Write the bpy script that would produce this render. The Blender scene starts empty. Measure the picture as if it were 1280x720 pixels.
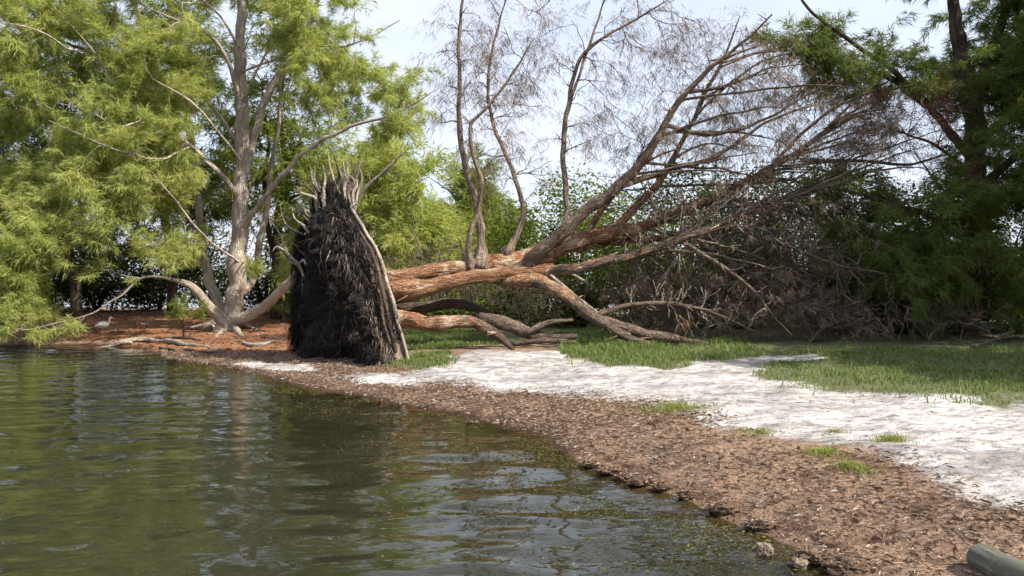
import bpy, math
import numpy as np
from mathutils import Vector

# ------------------------------------------------------------------ camera, sky, sun, exposure
sc = bpy.context.scene
F = 995.0                       # focal length in pixels of a 1280-wide frame
CAM = np.array([0.0, 0.0, 1.70])
PITCH = math.atan(10.0 / F)     # the horizon sits 10 px above the centre
cam_data = bpy.data.cameras.new('camera')
cam_data.sensor_width = 36.0
cam_data.lens = 36.0 * F / 1280.0
cam_data.clip_start = 0.1
cam_data.clip_end = 6000.0
cam = bpy.data.objects.new('camera', cam_data)
sc.collection.objects.link(cam)
cam.location = CAM
cam.rotation_euler = (math.pi / 2 - PITCH, 0, 0)
sc.camera = cam

SUN_EL = math.radians(47)
SUN_AZ = math.atan2(0.90, -0.43)          # clockwise from +Y
SUN = Vector((math.sin(SUN_AZ) * math.cos(SUN_EL), math.cos(SUN_AZ) * math.cos(SUN_EL), math.sin(SUN_EL)))
world = bpy.data.worlds.new('World')
sc.world = world
world.use_nodes = True
wn = world.node_tree.nodes
sky = wn.new('ShaderNodeTexSky')
sky.sky_type = 'NISHITA'
sky.sun_disc = False
sky.sun_elevation = SUN_EL
sky.sun_rotation = SUN_AZ
sky.air_density = 1.0
sky.dust_density = 1.6
sky.ozone_density = 1.2
wn['Background'].inputs['Strength'].default_value = 0.12
# thin bright high cloud drawn over the whole sky
wl = world.node_tree.links
wtc = wn.new('ShaderNodeTexCoord')
wmap = wn.new('ShaderNodeMapping'); wmap.inputs['Scale'].default_value = (1, 1, 2.6)
wl.new(wtc.outputs['Generated'], wmap.inputs['Vector'])
wno = wn.new('ShaderNodeTexNoise')
wno.inputs['Scale'].default_value = 3.2; wno.inputs['Detail'].default_value = 7; wno.inputs['Roughness'].default_value = 0.6
wl.new(wmap.outputs[0], wno.inputs['Vector'])
wmr = wn.new('ShaderNodeMapRange')
for k_, v_ in ((1, 0.32), (2, 0.68), (3, 0.58), (4, 0.86)): wmr.inputs[k_].default_value = v_
wl.new(wno.outputs['Fac'], wmr.inputs[0])
wmx = wn.new('ShaderNodeMix'); wmx.data_type = 'RGBA'
wl.new(wmr.outputs[0], wmx.inputs[0]); wl.new(sky.outputs[0], wmx.inputs[6])
wmx.inputs[7].default_value = (4.7, 4.95, 5.7, 1)
wl.new(wmx.outputs[2], wn['Background'].inputs['Color'])
sl = bpy.data.lights.new('sun', 'SUN')
sl.energy = 4.8
sl.angle = math.radians(0.53)
sl.color = (1.0, 0.93, 0.82)
so = bpy.data.objects.new('sun', sl)
sc.collection.objects.link(so)
so.rotation_euler = (-SUN).to_track_quat('-Z', 'Y').to_euler()
sc.view_settings.view_transform = 'Standard'
sc.view_settings.look = 'None'
sc.view_settings.exposure = 0.90
sc.view_settings.gamma = 1.0
sc.view_settings.use_curve_mapping = False
sc.cycles.max_bounces = 8
sc.cycles.transparent_max_bounces = 12
sc.cycles.caustics_reflective = False
sc.cycles.caustics_refractive = False

rng = np.random.default_rng(7)
COL = sc.collection

# ------------------------------------------------------------------ helpers
def nrm(v):
    v = np.asarray(v, float)
    return v / np.maximum(np.linalg.norm(v, axis=-1, keepdims=True), 1e-9)

def ray(px, py):
    dx = (px - 640.0) / F
    dy = (360.0 - py) / F
    c, s = math.cos(PITCH), math.sin(PITCH)
    return np.array([dx, c + dy * s, -s + dy * c])

def at(px, py, Y):
    d = ray(px, py)
    return CAM + d * (Y / d[1])

def vnoise(p, scale=1.0, seed=0):
    """smooth 3-D lattice noise, 0..1"""
    p = np.asarray(p, float) * scale + seed * 17.31
    i = np.floor(p).astype(np.int64)
    f = p - i
    f = f * f * (3 - 2 * f)
    out = 0
    for dx in (0, 1):
        for dy in (0, 1):
            for dz in (0, 1):
                n = (i[..., 0] + dx) * 374761393 + (i[..., 1] + dy) * 668265263 + (i[..., 2] + dz) * 2147483647 + seed * 974711
                n = (n ^ (n >> 13)) * 1274126177
                n = (n ^ (n >> 16)) & 0xFFFFFF
                w = (f[..., 0] if dx else 1 - f[..., 0]) * (f[..., 1] if dy else 1 - f[..., 1]) * (f[..., 2] if dz else 1 - f[..., 2])
                out = out + w * n / float(0xFFFFFF)
    return out

class MB:
    """collects triangles and quads, builds ONE mesh object"""
    def __init__(self):
        self.v = []; self.t = []; self.q = []; self.tc = []; self.c = []; self.n = 0
        self.has_tc = False; self.has_c = False
    def add(self, v, tris=None, quads=None, tc=None, col=None):
        v = np.asarray(v, float).reshape(-1, 3)
        if tris is not None and len(tris): self.t.append(np.asarray(tris, np.int64).reshape(-1, 3) + self.n)
        if quads is not None and len(quads): self.q.append(np.asarray(quads, np.int64).reshape(-1, 4) + self.n)
        self.v.append(v)
        if tc is None: tc = v
        else: self.has_tc = True
        self.tc.append(np.asarray(tc, float))
        if col is None: col = np.zeros((len(v), 4))
        else: self.has_c = True
        self.c.append(np.asarray(col, float))
        self.n += len(v)
    def build(self, name, mat, parent=None, origin=None, smooth=True):
        v = np.concatenate(self.v)
        o0 = np.zeros(3) if origin is None else np.asarray(origin, float)
        if parent is not None and origin is None:
            o0 = np.array(parent['_o']) if '_o' in parent else np.zeros(3)
        t = np.concatenate(self.t) if self.t else np.zeros((0, 3), np.int64)
        q = np.concatenate(self.q) if self.q else np.zeros((0, 4), np.int64)
        me = bpy.data.meshes.new(name)
        me.vertices.add(len(v))
        me.vertices.foreach_set('co', (v - o0).astype(np.float32).ravel())
        nl = len(t) * 3 + len(q) * 4
        me.loops.add(nl)
        me.loops.foreach_set('vertex_index', np.concatenate([t.ravel(), q.ravel()]).astype(np.int32))
        me.polygons.add(len(t) + len(q))
        starts = np.concatenate([np.arange(len(t)) * 3, len(t) * 3 + np.arange(len(q)) * 4])
        me.polygons.foreach_set('loop_start', starts.astype(np.int32))
        me.polygons.foreach_set('use_smooth', np.full(len(t) + len(q), smooth))
        if self.has_tc:
            a = me.attributes.new('tc', 'FLOAT_VECTOR', 'POINT')
            a.data.foreach_set('vector', np.concatenate(self.tc).astype(np.float32).ravel())
        if self.has_c:
            a = me.attributes.new('mask', 'FLOAT_COLOR', 'POINT')
            a.data.foreach_set('color', np.concatenate(self.c).astype(np.float32).ravel())
        me.update(calc_edges=True)
        me.validate()
        me.materials.append(mat)
        o = bpy.data.objects.new(name, me)
        COL.objects.link(o)
        if parent is None:
            o.location = o0
        else:
            o.parent = parent
        o['_o'] = tuple(float(x) for x in o0)
        return o

def tag(o, label=None, cat=None, group=None, kind=None):
    if label: o['label'] = label
    if cat: o['category'] = cat
    if group: o['group'] = group
    if kind: o['kind'] = kind
    return o

def empty(name, loc, label, cat, group=None):
    o = bpy.data.objects.new(name, None)
    COL.objects.link(o)
    o.location = loc
    o['_o'] = tuple(float(x) for x in loc)
    return tag(o, label, cat, group)

def catmull(P, n):
    """resample control rows (any columns) smoothly to n rows"""
    P = np.asarray(P, float)
    if len(P) == 2:
        t = np.linspace(0, 1, n)[:, None]
        return P[0] * (1 - t) + P[1] * t
    E = np.vstack([2 * P[0] - P[1], P, 2 * P[-1] - P[-2]])
    seg = np.linalg.norm(np.diff(P[:, :3], axis=0), axis=1)
    s = np.concatenate([[0], np.cumsum(seg)])
    u = np.linspace(0, s[-1], n)
    k = np.clip(np.searchsorted(s, u, side='right') - 1, 0, len(P) - 2)
    t = ((u - s[k]) / np.maximum(seg[k], 1e-9))[:, None]
    a, b, c, d = E[k], E[k + 1], E[k + 2], E[k + 3]
    return 0.5 * ((2 * b) + (c - a) * t + (2 * a - 5 * b + 4 * c - d) * t ** 2 + (3 * b - a - 3 * c + d) * t ** 3)

def tube(mb, pts, rad, sides=8, rough=0.0, seed=0, col=None, lobes=0.0):
    pts = np.asarray(pts, float); rad = np.asarray(rad, float)
    n = len(pts)
    T = nrm(np.gradient(pts, axis=0))
    N = np.zeros_like(T)
    ref = np.array([0, 0, 1.0]) if abs(T[0, 2]) < 0.9 else np.array([1.0, 0, 0])
    N[0] = nrm(np.cross(T[0], ref))
    for i in range(1, n):
        v = N[i - 1] - T[i] * np.dot(N[i - 1], T[i])
        N[i] = nrm(v)
    B = np.cross(T, N)
    a = np.linspace(0, 2 * math.pi, sides, endpoint=False)
    s = np.concatenate([[0], np.cumsum(np.linalg.norm(np.diff(pts, axis=0), axis=1))])
    ca, sa = np.cos(a), np.sin(a)
    rr = np.repeat(rad[:, None], sides, 1)
    R0 = max(rad.max(), 0.01)
    tc = np.stack([np.broadcast_to(ca * R0, (n, sides)), np.broadcast_to(sa * R0, (n, sides)), np.repeat(s[:, None], sides, 1)], -1) + seed * 3.7
    if rough > 0:
        st = tc / R0 * np.array([1, 1, 0.35])
        nz = vnoise(st, 1.1, 3) * 0.5 + vnoise(st, 2.6, 5) * 0.35 + vnoise(tc / R0 * np.array([1, 1, 0.12]), 3.5, 6) * 0.4
        rr = rr * (1 + rough * (nz - 0.62) * 2.4)
    if lobes > 0:
        rr = rr * (1 + lobes * np.cos(a[None, :] * 3 + s[:, None] * 0.7 + seed))
    V = pts[:, None] + rr[..., None] * (N[:, None] * ca[None, :, None] + B[:, None] * sa[None, :, None])
    i = np.arange(n - 1)[:, None] * sides
    j = np.arange(sides)[None]
    jn = (j + 1) % sides
    q = np.stack([i + j, i + jn, i + sides + jn, i + sides + j], -1).reshape(-1, 4)
    V = V.reshape(-1, 3); tcf = tc.reshape(-1, 3)
    V = np.vstack([V, pts[-1] + T[-1] * rad[-1] * 0.4, pts[0] - T[0] * rad[0] * 0.2])
    tcf = np.vstack([tcf, tcf[-1:], tcf[:1]])
    jj = np.arange(sides); jn1 = (jj + 1) % sides
    tri = np.vstack([np.stack([(n - 1) * sides + jj, (n - 1) * sides + jn1, np.full(sides, n * sides)], -1),
                     np.stack([jn1, jj, np.full(sides, n * sides + 1)], -1)])
    cc = None
    if col is not None:
        c = np.repeat(np.asarray(col, float)[:, None], sides, 1).reshape(-1, 1)
        c = np.vstack([c, c[-1:], c[:1]])
        cc = np.hstack([c, c, c, np.ones_like(c)])
    mb.add(V, tri, q, tc=tcf, col=cc)

def limb_pts(spec, n=None, jitter=0.0):
    """rows of (px, py, Y, r) -> sampled points and radii"""
    P = np.array([np.append(at(r[0], r[1], r[2]), r[3]) for r in spec])
    L = np.linalg.norm(np.diff(P[:, :3], axis=0), axis=1).sum()
    n = n or max(8, int(L / 0.10))
    S = catmull(P, n)
    if jitter:
        w = np.minimum(np.minimum(np.arange(n), np.arange(n)[::-1]) / 6.0, 1)[:, None]
        S[:, :3] += (np.stack([vnoise(S[:, :3], 0.9, k) for k in (1, 2, 3)], -1) - 0.5) * jitter * 1.2 * w
        S[:, :3] += (np.stack([vnoise(S[:, :3], 3.2, k + 5) for k in (1, 2, 3)], -1) - 0.5) * (0.04 + S[:, 3:4] * 0.30) * w
        kn = vnoise(S[:, :3], 4.0, 9)                     # knots and swellings
        S[:, 3] *= 1 + 0.45 * np.clip(kn - 0.62, 0, 1) * 2 - 0.16 * np.clip(0.4 - kn, 0, 1) * 2
    return S[:, :3], np.maximum(S[:, 3], 0.004)

# ------------------------------------------------------------------ node helpers
def material(name):
    m = bpy.data.materials.new(name)
    m.use_nodes = True
    nt = m.node_tree
    for n in list(nt.nodes):
        nt.nodes.remove(n)
    out = nt.nodes.new('ShaderNodeOutputMaterial')
    return m, nt, out

def nd(nt, typ, **kw):
    n = nt.nodes.new(typ)
    ins = kw.pop('ins', {})
    for k, v in kw.items():
        setattr(n, k, v)
    for k, v in ins.items():
        if hasattr(v, 'links') or isinstance(v, bpy.types.NodeSocket):
            nt.links.new(v, n.inputs[k])
        else:
            n.inputs[k].default_value = v
    return n

def attr(nt, name):
    return nd(nt, 'ShaderNodeAttribute', attribute_name=name)

def noise(nt, vec, scale, detail=5, rough=0.6, dist=0.0):
    n = nd(nt, 'ShaderNodeTexNoise', ins={'Scale': scale, 'Detail': detail, 'Roughness': rough, 'Distortion': dist})
    if vec is not None: nt.links.new(vec, n.inputs['Vector'])
    return n.outputs['Fac']

def mapping(nt, vec, scale):
    n = nd(nt, 'ShaderNodeMapping', ins={'Scale': scale})
    nt.links.new(vec, n.inputs['Vector'])
    return n.outputs[0]

def ramp(nt, fac, stops, interp='LINEAR'):
    n = nd(nt, 'ShaderNodeValToRGB')
    n.color_ramp.interpolation = interp
    el = n.color_ramp.elements
    el[0].position, el[0].color = stops[0][0], (*stops[0][1], 1)
    el[1].position, el[1].color = stops[1][0], (*stops[1][1], 1)
    for p, c in stops[2:]:
        e = el.new(p); e.color = (*c, 1)
    nt.links.new(fac, n.inputs[0])
    return n.outputs[0]

def mixc(nt, fac, a, b, typ='MIX'):
    n = nd(nt, 'ShaderNodeMix', data_type='RGBA', blend_type=typ)
    for s, v in ((n.inputs[0], fac), (n.inputs[6], a), (n.inputs[7], b)):
        if isinstance(v, bpy.types.NodeSocket): nt.links.new(v, s)
        else: s.default_value = v if not isinstance(v, tuple) else (*v, 1)
    return n.outputs[2]

def math_(nt, op, a, b=None, c=None, clamp=False):
    n = nd(nt, 'ShaderNodeMath', operation=op, use_clamp=clamp)
    for k, v in enumerate((a, b, c)):
        if v is None: continue
        if isinstance(v, bpy.types.NodeSocket): nt.links.new(v, n.inputs[k])
        else: n.inputs[k].default_value = v
    return n.outputs[0]

def maprange(nt, v, a, b, c=0.0, d=1.0):
    n = nd(nt, 'ShaderNodeMapRange', ins={1: a, 2: b, 3: c, 4: d})
    nt.links.new(v, n.inputs[0])
    return n.outputs[0]

def bump(nt, h, strength, dist=0.02):
    n = nd(nt, 'ShaderNodeBump', ins={'Strength': strength, 'Distance': dist})
    nt.links.new(h, n.inputs['Height'])
    return n.outputs[0]

def bark_mat(name, c0, c1, c2, along=0.25, peel=None, crackk=0.35):
    """streaky bark in the tube's own unrolled coordinates"""
    m, nt, out = material(name)
    tc = attr(nt, 'tc').outputs['Vector']
    s1 = mapping(nt, tc, (1, 1, along))
    n1 = noise(nt, s1, 13, 7, 0.72, 0.5)
    n2 = noise(nt, tc, 2.2, 4, 0.6)
    base = ramp(nt, n1, [(0.30, c0), (0.52, c1), (0.72, c2)])
    tint = ramp(nt, n2, [(0.3, (0.65, 0.62, 0.60)), (0.7, (1.15, 1.1, 1.02))])
    col = mixc(nt, 1.0, base, tint, 'MULTIPLY')
    vor = nd(nt, 'ShaderNodeTexVoronoi', feature='DISTANCE_TO_EDGE', ins={'Scale': 13.0})
    warp = nd(nt, 'ShaderNodeVectorMath', operation='ADD')
    nt.links.new(mapping(nt, tc, (1, 1, along * 1.3)), warp.inputs[0])
    wn_ = nd(nt, 'ShaderNodeTexNoise', ins={'Scale': 7.0, 'Detail': 4.0}); nt.links.new(tc, wn_.inputs['Vector'])
    sc_ = nd(nt, 'ShaderNodeVectorMath', operation='SCALE', ins={'Scale': 0.16}); nt.links.new(wn_.outputs['Color'], sc_.inputs[0])
    nt.links.new(sc_.outputs[0], warp.inputs[1]); nt.links.new(warp.outputs[0], vor.inputs['Vector'])
    plate_h_ = maprange(nt, vor.outputs['Distance'], 0.0, 0.16)
    crack = noise(nt, mapping(nt, tc, (1, 1, along * 0.6)), 22, 4, 0.7, 0.8)
    col = mixc(nt, maprange(nt, crack, 0.43, 0.33), col, mixc(nt, 1.0, col, (0.38, 0.36, 0.34), 'MULTIPLY'))
    col = mixc(nt, math_(nt, 'MULTIPLY', math_(nt, 'SUBTRACT', 1.0, plate_h_), crackk), col, mixc(nt, 1.0, col, (0.35, 0.33, 0.31), 'MULTIPLY'))
    if peel:
        pm = attr(nt, 'mask').outputs['Color']
        n3 = noise(nt, mapping(nt, tc, (1, 1, 0.5)), 5, 5, 0.6, 0.6)
        sep = nd(nt, 'ShaderNodeSeparateColor'); nt.links.new(pm, sep.inputs[0])
        f = math_(nt, 'ADD', sep.outputs[0], math_(nt, 'MULTIPLY', math_(nt, 'SUBTRACT', n3, 0.5), 1.5))
        f = maprange(nt, f, 0.42, 0.62)
        pc = ramp(nt, n1, [(0.30, peel[0]), (0.55, peel[1]), (0.75, peel[2])])
        pc = mixc(nt, 0.8, pc, mixc(nt, 1.0, pc, tint, 'MULTIPLY'))
        pc = mixc(nt, maprange(nt, crack, 0.46, 0.36), pc, (0.11, 0.05, 0.028))
        pc = mixc(nt, math_(nt, 'MULTIPLY', math_(nt, 'SUBTRACT', 1.0, plate_h_), 0.4), pc, (0.14, 0.065, 0.035))
        pc = mixc(nt, maprange(nt, noise(nt, tc, 1.7, 5, 0.65, 0.5), 0.54, 0.64), pc, (0.56, 0.44, 0.32))
        pc = mixc(nt, maprange(nt, noise(nt, tc, 1.3, 4, 0.6, 0.8), 0.56, 0.66), pc, (0.20, 0.06, 0.03))
        col = mixc(nt, f, col, pc)
    h = math_(nt, 'ADD', math_(nt, 'ADD', n1, math_(nt, 'MULTIPLY', plate_h_, 0.5)), math_(nt, 'MULTIPLY', noise(nt, s1, 34, 4, 0.7), 0.5))
    b = nd(nt, 'ShaderNodeBsdfPrincipled', ins={'Base Color': col, 'Roughness': 0.9, 'Normal': bump(nt, h, 1.0, 0.05)})
    b.inputs['Specular IOR Level'].default_value = 0.1
    nt.links.new(b.outputs[0], out.inputs[0])
    return m

def leaf_mat(name, c_lo, c_hi, transl=0.45, scale=1.1, c_dead=None, dead=0.0):
    m, nt, out = material(name)
    pos = nd(nt, 'ShaderNodeNewGeometry').outputs['Position']
    n = noise(nt, pos, scale, 3, 0.7)
    n2 = noise(nt, pos, scale * 9, 2, 0.6)
    f = math_(nt, 'ADD', math_(nt, 'MULTIPLY', n, 0.6), math_(nt, 'MULTIPLY', n2, 0.4))
    col = ramp(nt, f, [(0.36, c_lo), (0.64, c_hi)])
    if c_dead:
        n3 = noise(nt, pos, 0.9, 3, 0.7)
        col = mixc(nt, maprange(nt, n3, 1 - dead, 1 - dead + 0.12), col, c_dead)
    d = nd(nt, 'ShaderNodeBsdfDiffuse', ins={'Color': col})
    tcol = mixc(nt, 1.0, col, (1.15, 1.2, 0.6), 'MULTIPLY')
    t = nd(nt, 'ShaderNodeBsdfTranslucent', ins={'Color': tcol})
    mx = nd(nt, 'ShaderNodeMixShader', ins={0: transl, 1: d.outputs[0], 2: t.outputs[0]})
    nt.links.new(mx.outputs[0], out.inputs[0])
    return m

def plain(name, c0, c1, scale=8, rough=0.85, bmp=0.4, stretch=(1, 1, 1), dist=0.02):
    m, nt, out = material(name)
    tcn = nd(nt, 'ShaderNodeTexCoord').outputs['Object']
    v = mapping(nt, tcn, stretch)
    n = noise(nt, v, scale, 6, 0.65, 0.3)
    col = ramp(nt, n, [(0.3, c0), (0.7, c1)])
    b = nd(nt, 'ShaderNodeBsdfPrincipled', ins={'Base Color': col, 'Roughness': rough, 'Normal': bump(nt, n, bmp, dist)})
    b.inputs['Specular IOR Level'].default_value = 0.25
    nt.links.new(b.outputs[0], out.inputs[0])
    return m

def flake_mat(name, stops, transl=0.0):
    """colour by the piece's own value stored in its vertices"""
    m, nt, out = material(name)
    sep = nd(nt, 'ShaderNodeSeparateColor'); nt.links.new(attr(nt, 'mask').outputs['Color'], sep.inputs[0])
    col = ramp(nt, sep.outputs[0], stops)
    d = nd(nt, 'ShaderNodeBsdfDiffuse', ins={'Color': col})
    if transl:
        t = nd(nt, 'ShaderNodeBsdfTranslucent', ins={'Color': col})
        mx = nd(nt, 'ShaderNodeMixShader', ins={0: transl, 1: d.outputs[0], 2: t.outputs[0]})
        nt.links.new(mx.outputs[0], out.inputs[0])
    else:
        nt.links.new(d.outputs[0], out.inputs[0])
    return m

# ------------------------------------------------------------------ the lie of the land
SHORE = np.array([(-160, 46), (-60, 32), (-30, 25), (-18, 21.4), (-12.8, 20.3), (-11.2, 20.7), (-9.6, 20.2), (-7.9, 17.8), (-5.3, 15.1), (-2.97, 12.3),
                  (-1.53, 10.9), (-0.39, 9.66), (0.345, 8.58), (0.74, 7.35), (1.07, 6.63), (1.40, 6.04), (1.67, 5.37),
                  (1.85, 4.97), (1.95, 4.5), (2.1, 3.2), (2.4, 1.0), (2.8, -3), (3.5, -20), (8, -300)], float)
LAND = np.vstack([SHORE, [(500, -300), (500, 62), (60, 48), (20, 44), (0, 43), (-20, 44), (-60, 52), (-160, 60)]])

def inside(poly, x, y):
    r = np.zeros(x.shape, bool)
    n = len(poly)
    for i in range(n):
        x0, y0 = poly[i]; x1, y1 = poly[(i + 1) % n]
        if y0 == y1: continue
        c = ((y0 > y) != (y1 > y)) & (x < (x1 - x0) * (y - y0) / (y1 - y0) + x0)
        r ^= c
    return r

def pdist(poly, x, y, closed=True):
    d = np.full(x.shape, 1e9)
    n = len(poly)
    for i in range(n if closed else n - 1):
        a = poly[i]; b = poly[(i + 1) % n]
        ab = b - a
        t = np.clip(((x - a[0]) * ab[0] + (y - a[1]) * ab[1]) / max(ab @ ab, 1e-9), 0, 1)
        d = np.minimum(d, np.hypot(x - a[0] - t * ab[0], y - a[1] - t * ab[1]))
    return d

def sdf(poly, x, y):
    d = pdist(poly, x, y)
    return np.where(inside(poly, x, y), d, -d)

def wob(x, y, s, seed):
    return vnoise(np.stack([x, y, np.zeros_like(x)], -1), s, seed) - 0.5

def shore_d(x, y):
    d = sdf(LAND, x, y)
    return d + wob(x, y, 1.6, 11) * 0.22 + wob(x, y, 5.0, 12) * 0.09

def height_d(x, y, d):
    land = 0.30 * (1 - np.exp(-np.maximum(d, 0) / 1.7)) + 0.012 * np.minimum(np.maximum(d, 0), 12)
    bed = -0.95 * (1 - np.exp(np.minimum(d, 0) / 4.0)) - 0.02
    h = np.where(d > 0, land, bed * np.clip(-d / 0.15, 0, 1))
    # low undercut step of matted weed along the near shore
    near = np.clip((8.2 - y) / 1.2, 0, 1) * np.clip((x - 0.2) / 0.5, 0, 1)
    dd = d + wob(x, y, 3.5, 21) * 0.12
    h = h + near * 0.075 * np.clip(0.4 + 2.2 * wob(x, y, 1.8, 23), 0, 1) * np.clip((dd - 0.18) / 0.09, 0, 1) * np.exp(-np.maximum(dd - 0.22, 0) / 0.9)
    on = np.clip(d / 0.3, 0, 1)
    h = h + on * (wob(x, y, 0.8, 31) * 0.05 + wob(x, y, 3.0, 32) * 0.045 + wob(x, y, 7.0, 33) * 0.034)
    return h

def H(x, y):
    x = np.atleast_1d(np.asarray(x, float)); y = np.atleast_1d(np.asarray(y, float))
    return height_d(x, y, shore_d(x, y))

def gp(px, py):
    """where a picture ray meets the ground"""
    d = ray(px, py)
    z = 0.2
    for _ in range(12):
        t = (z - CAM[2]) / d[2]
        p = CAM + d * t
        z = 0.6 * z + 0.4 * max(0.0, float(H(p[0], p[1])[0]))
    return np.array([p[0], p[1]])

def gpoly(pix):
    return np.array([gp(*p) for p in pix])

SAND = np.vstack([gpoly([(452, 474), (520, 479), (600, 489), (700, 497), (780, 503), (850, 519), (940, 545), (1050, 556), (1110, 572), (1180, 606), (1280, 640)]),
                  [(6.0, 3.2), (12, 2), (14, 8.0), (9.5, 8.6)],
                  gpoly([(1280, 470), (1150, 465), (1050, 462), (970, 452), (900, 440), (800, 440), (735, 442), (700, 438), (600, 437), (560, 446), (530, 462), (470, 466)])])
SAND2 = gpoly([(280, 455), (330, 452), (395, 456), (400, 463), (340, 464)])
SAND4 = gpoly([(425, 470), (470, 466), (515, 474), (525, 481), (455, 479)])
SAND3 = gpoly([(905, 452), (950, 445), (1022, 443), (1038, 450), (968, 456), (935, 468), (900, 462)])
GRASS = [gpoly([(500, 413), (615, 410), (622, 432), (560, 437), (505, 436)]),
         gpoly([(512, 430), (545, 440), (572, 452), (540, 462), (516, 461)]),
         gpoly([(690, 420), (750, 412), (830, 415), (930, 418), (930, 448), (860, 455), (790, 462), (730, 455), (700, 440)]),
         np.vstack([gpoly([(930, 440), (960, 456), (940, 470), (985, 484), (1080, 490), (1180, 498), (1290, 506)]), [(9.5, 9.2), (14, 9.6), (15, 18)], gpoly([(1290, 432), (1100, 436)])])]
NEEDLES = np.vstack([gpoly([(60, 424), (140, 425), (230, 440), (330, 446), (375, 436), (470, 408)]), [(-3, 30), (-22, 34), (-18, 24)]])

# ------------------------------------------------------------------ ground
def lines(parts):
    out = []
    for a, b, s in parts:
        out.append(np.arange(a, b, s))
    return np.unique(np.round(np.concatenate(out), 4))

gx = lines([(-1500, -200, 260), (-200, -40, 20), (-40, -16, 2), (-16, -6, 0.16), (-6, -1, 0.09), (-1, 7, 0.05), (7, 14, 0.15), (14, 40, 2), (40, 200, 20), (200, 1501, 260)])
gy = lines([(-300, -20, 40), (-20, 3, 1.0), (3, 8.5, 0.045), (8.5, 15, 0.075), (15, 25, 0.16), (25, 60, 1.5), (60, 200, 20), (200, 2600, 300)])
X, Y = np.meshgrid(gx, gy)
D = shore_d(X, Y)
Z = height_d(X, Y, D)
def soft(s, w): return np.clip(0.5 + s / w, 0, 1)
sand = np.maximum(soft(sdf(SAND, X, Y), 0.7), np.maximum(np.maximum(soft(sdf(SAND2, X, Y) - 0.03, 0.5), soft(sdf(SAND4, X, Y) + 0.08, 0.4)), soft(sdf(SAND3, X, Y), 0.4)))
grass = np.zeros_like(X)
for g in GRASS: grass = np.maximum(grass, soft(sdf(g, X, Y) + wob(X, Y, 1.5, 81) * 0.9, 1.1))
grass = np.maximum(grass, soft(Y - 14.0 - 0.25 * np.maximum(6.5 - X, 0), 1.0) * (X > 1.5))
grass = np.maximum(grass, soft(Y - 17.2, 1.5) * (X > -4))
grass = grass * (1 - soft(sdf(SAND3, X, Y), 0.4))
need = soft(sdf(NEEDLES, X, Y), 1.2)
wet_crevice = np.clip(1 - D / 0.42, 0, 1)
wet_crevice = np.where(D < -0.4, 1.0, wet_crevice)
near_ = np.clip((8.4 - Y) / 1.0, 0, 1) * np.clip((X - 0.2) / 0.4, 0, 1)
dd_ = D + wob(X, Y, 3.5, 21) * 0.12
wet_crevice = np.maximum(wet_crevice * (1 - 0.45 * near_ * (dd_ < 0.14)), near_ * np.exp(-((dd_ - 0.215) / 0.07) ** 2) * np.clip(0.35 + 1.9 * wob(X, Y, 1.8, 23), 0, 0.9))  # wet edge, plus the undercut's crevice shade painted in as a dark line
wet_crevice = np.where(D < -0.4, 1.0, np.clip(wet_crevice, 0, 1))
mb = MB()
nyy, nxx = X.shape
ii = np.arange(nyy - 1)[:, None] * nxx + np.arange(nxx - 1)[None]
mb.add(np.stack([X, Y, Z], -1).reshape(-1, 3), quads=np.stack([ii, ii + 1, ii + nxx + 1, ii + nxx], -1).reshape(-1, 4),
       col=np.stack([sand, grass, need, wet_crevice], -1).reshape(-1, 4))

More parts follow.
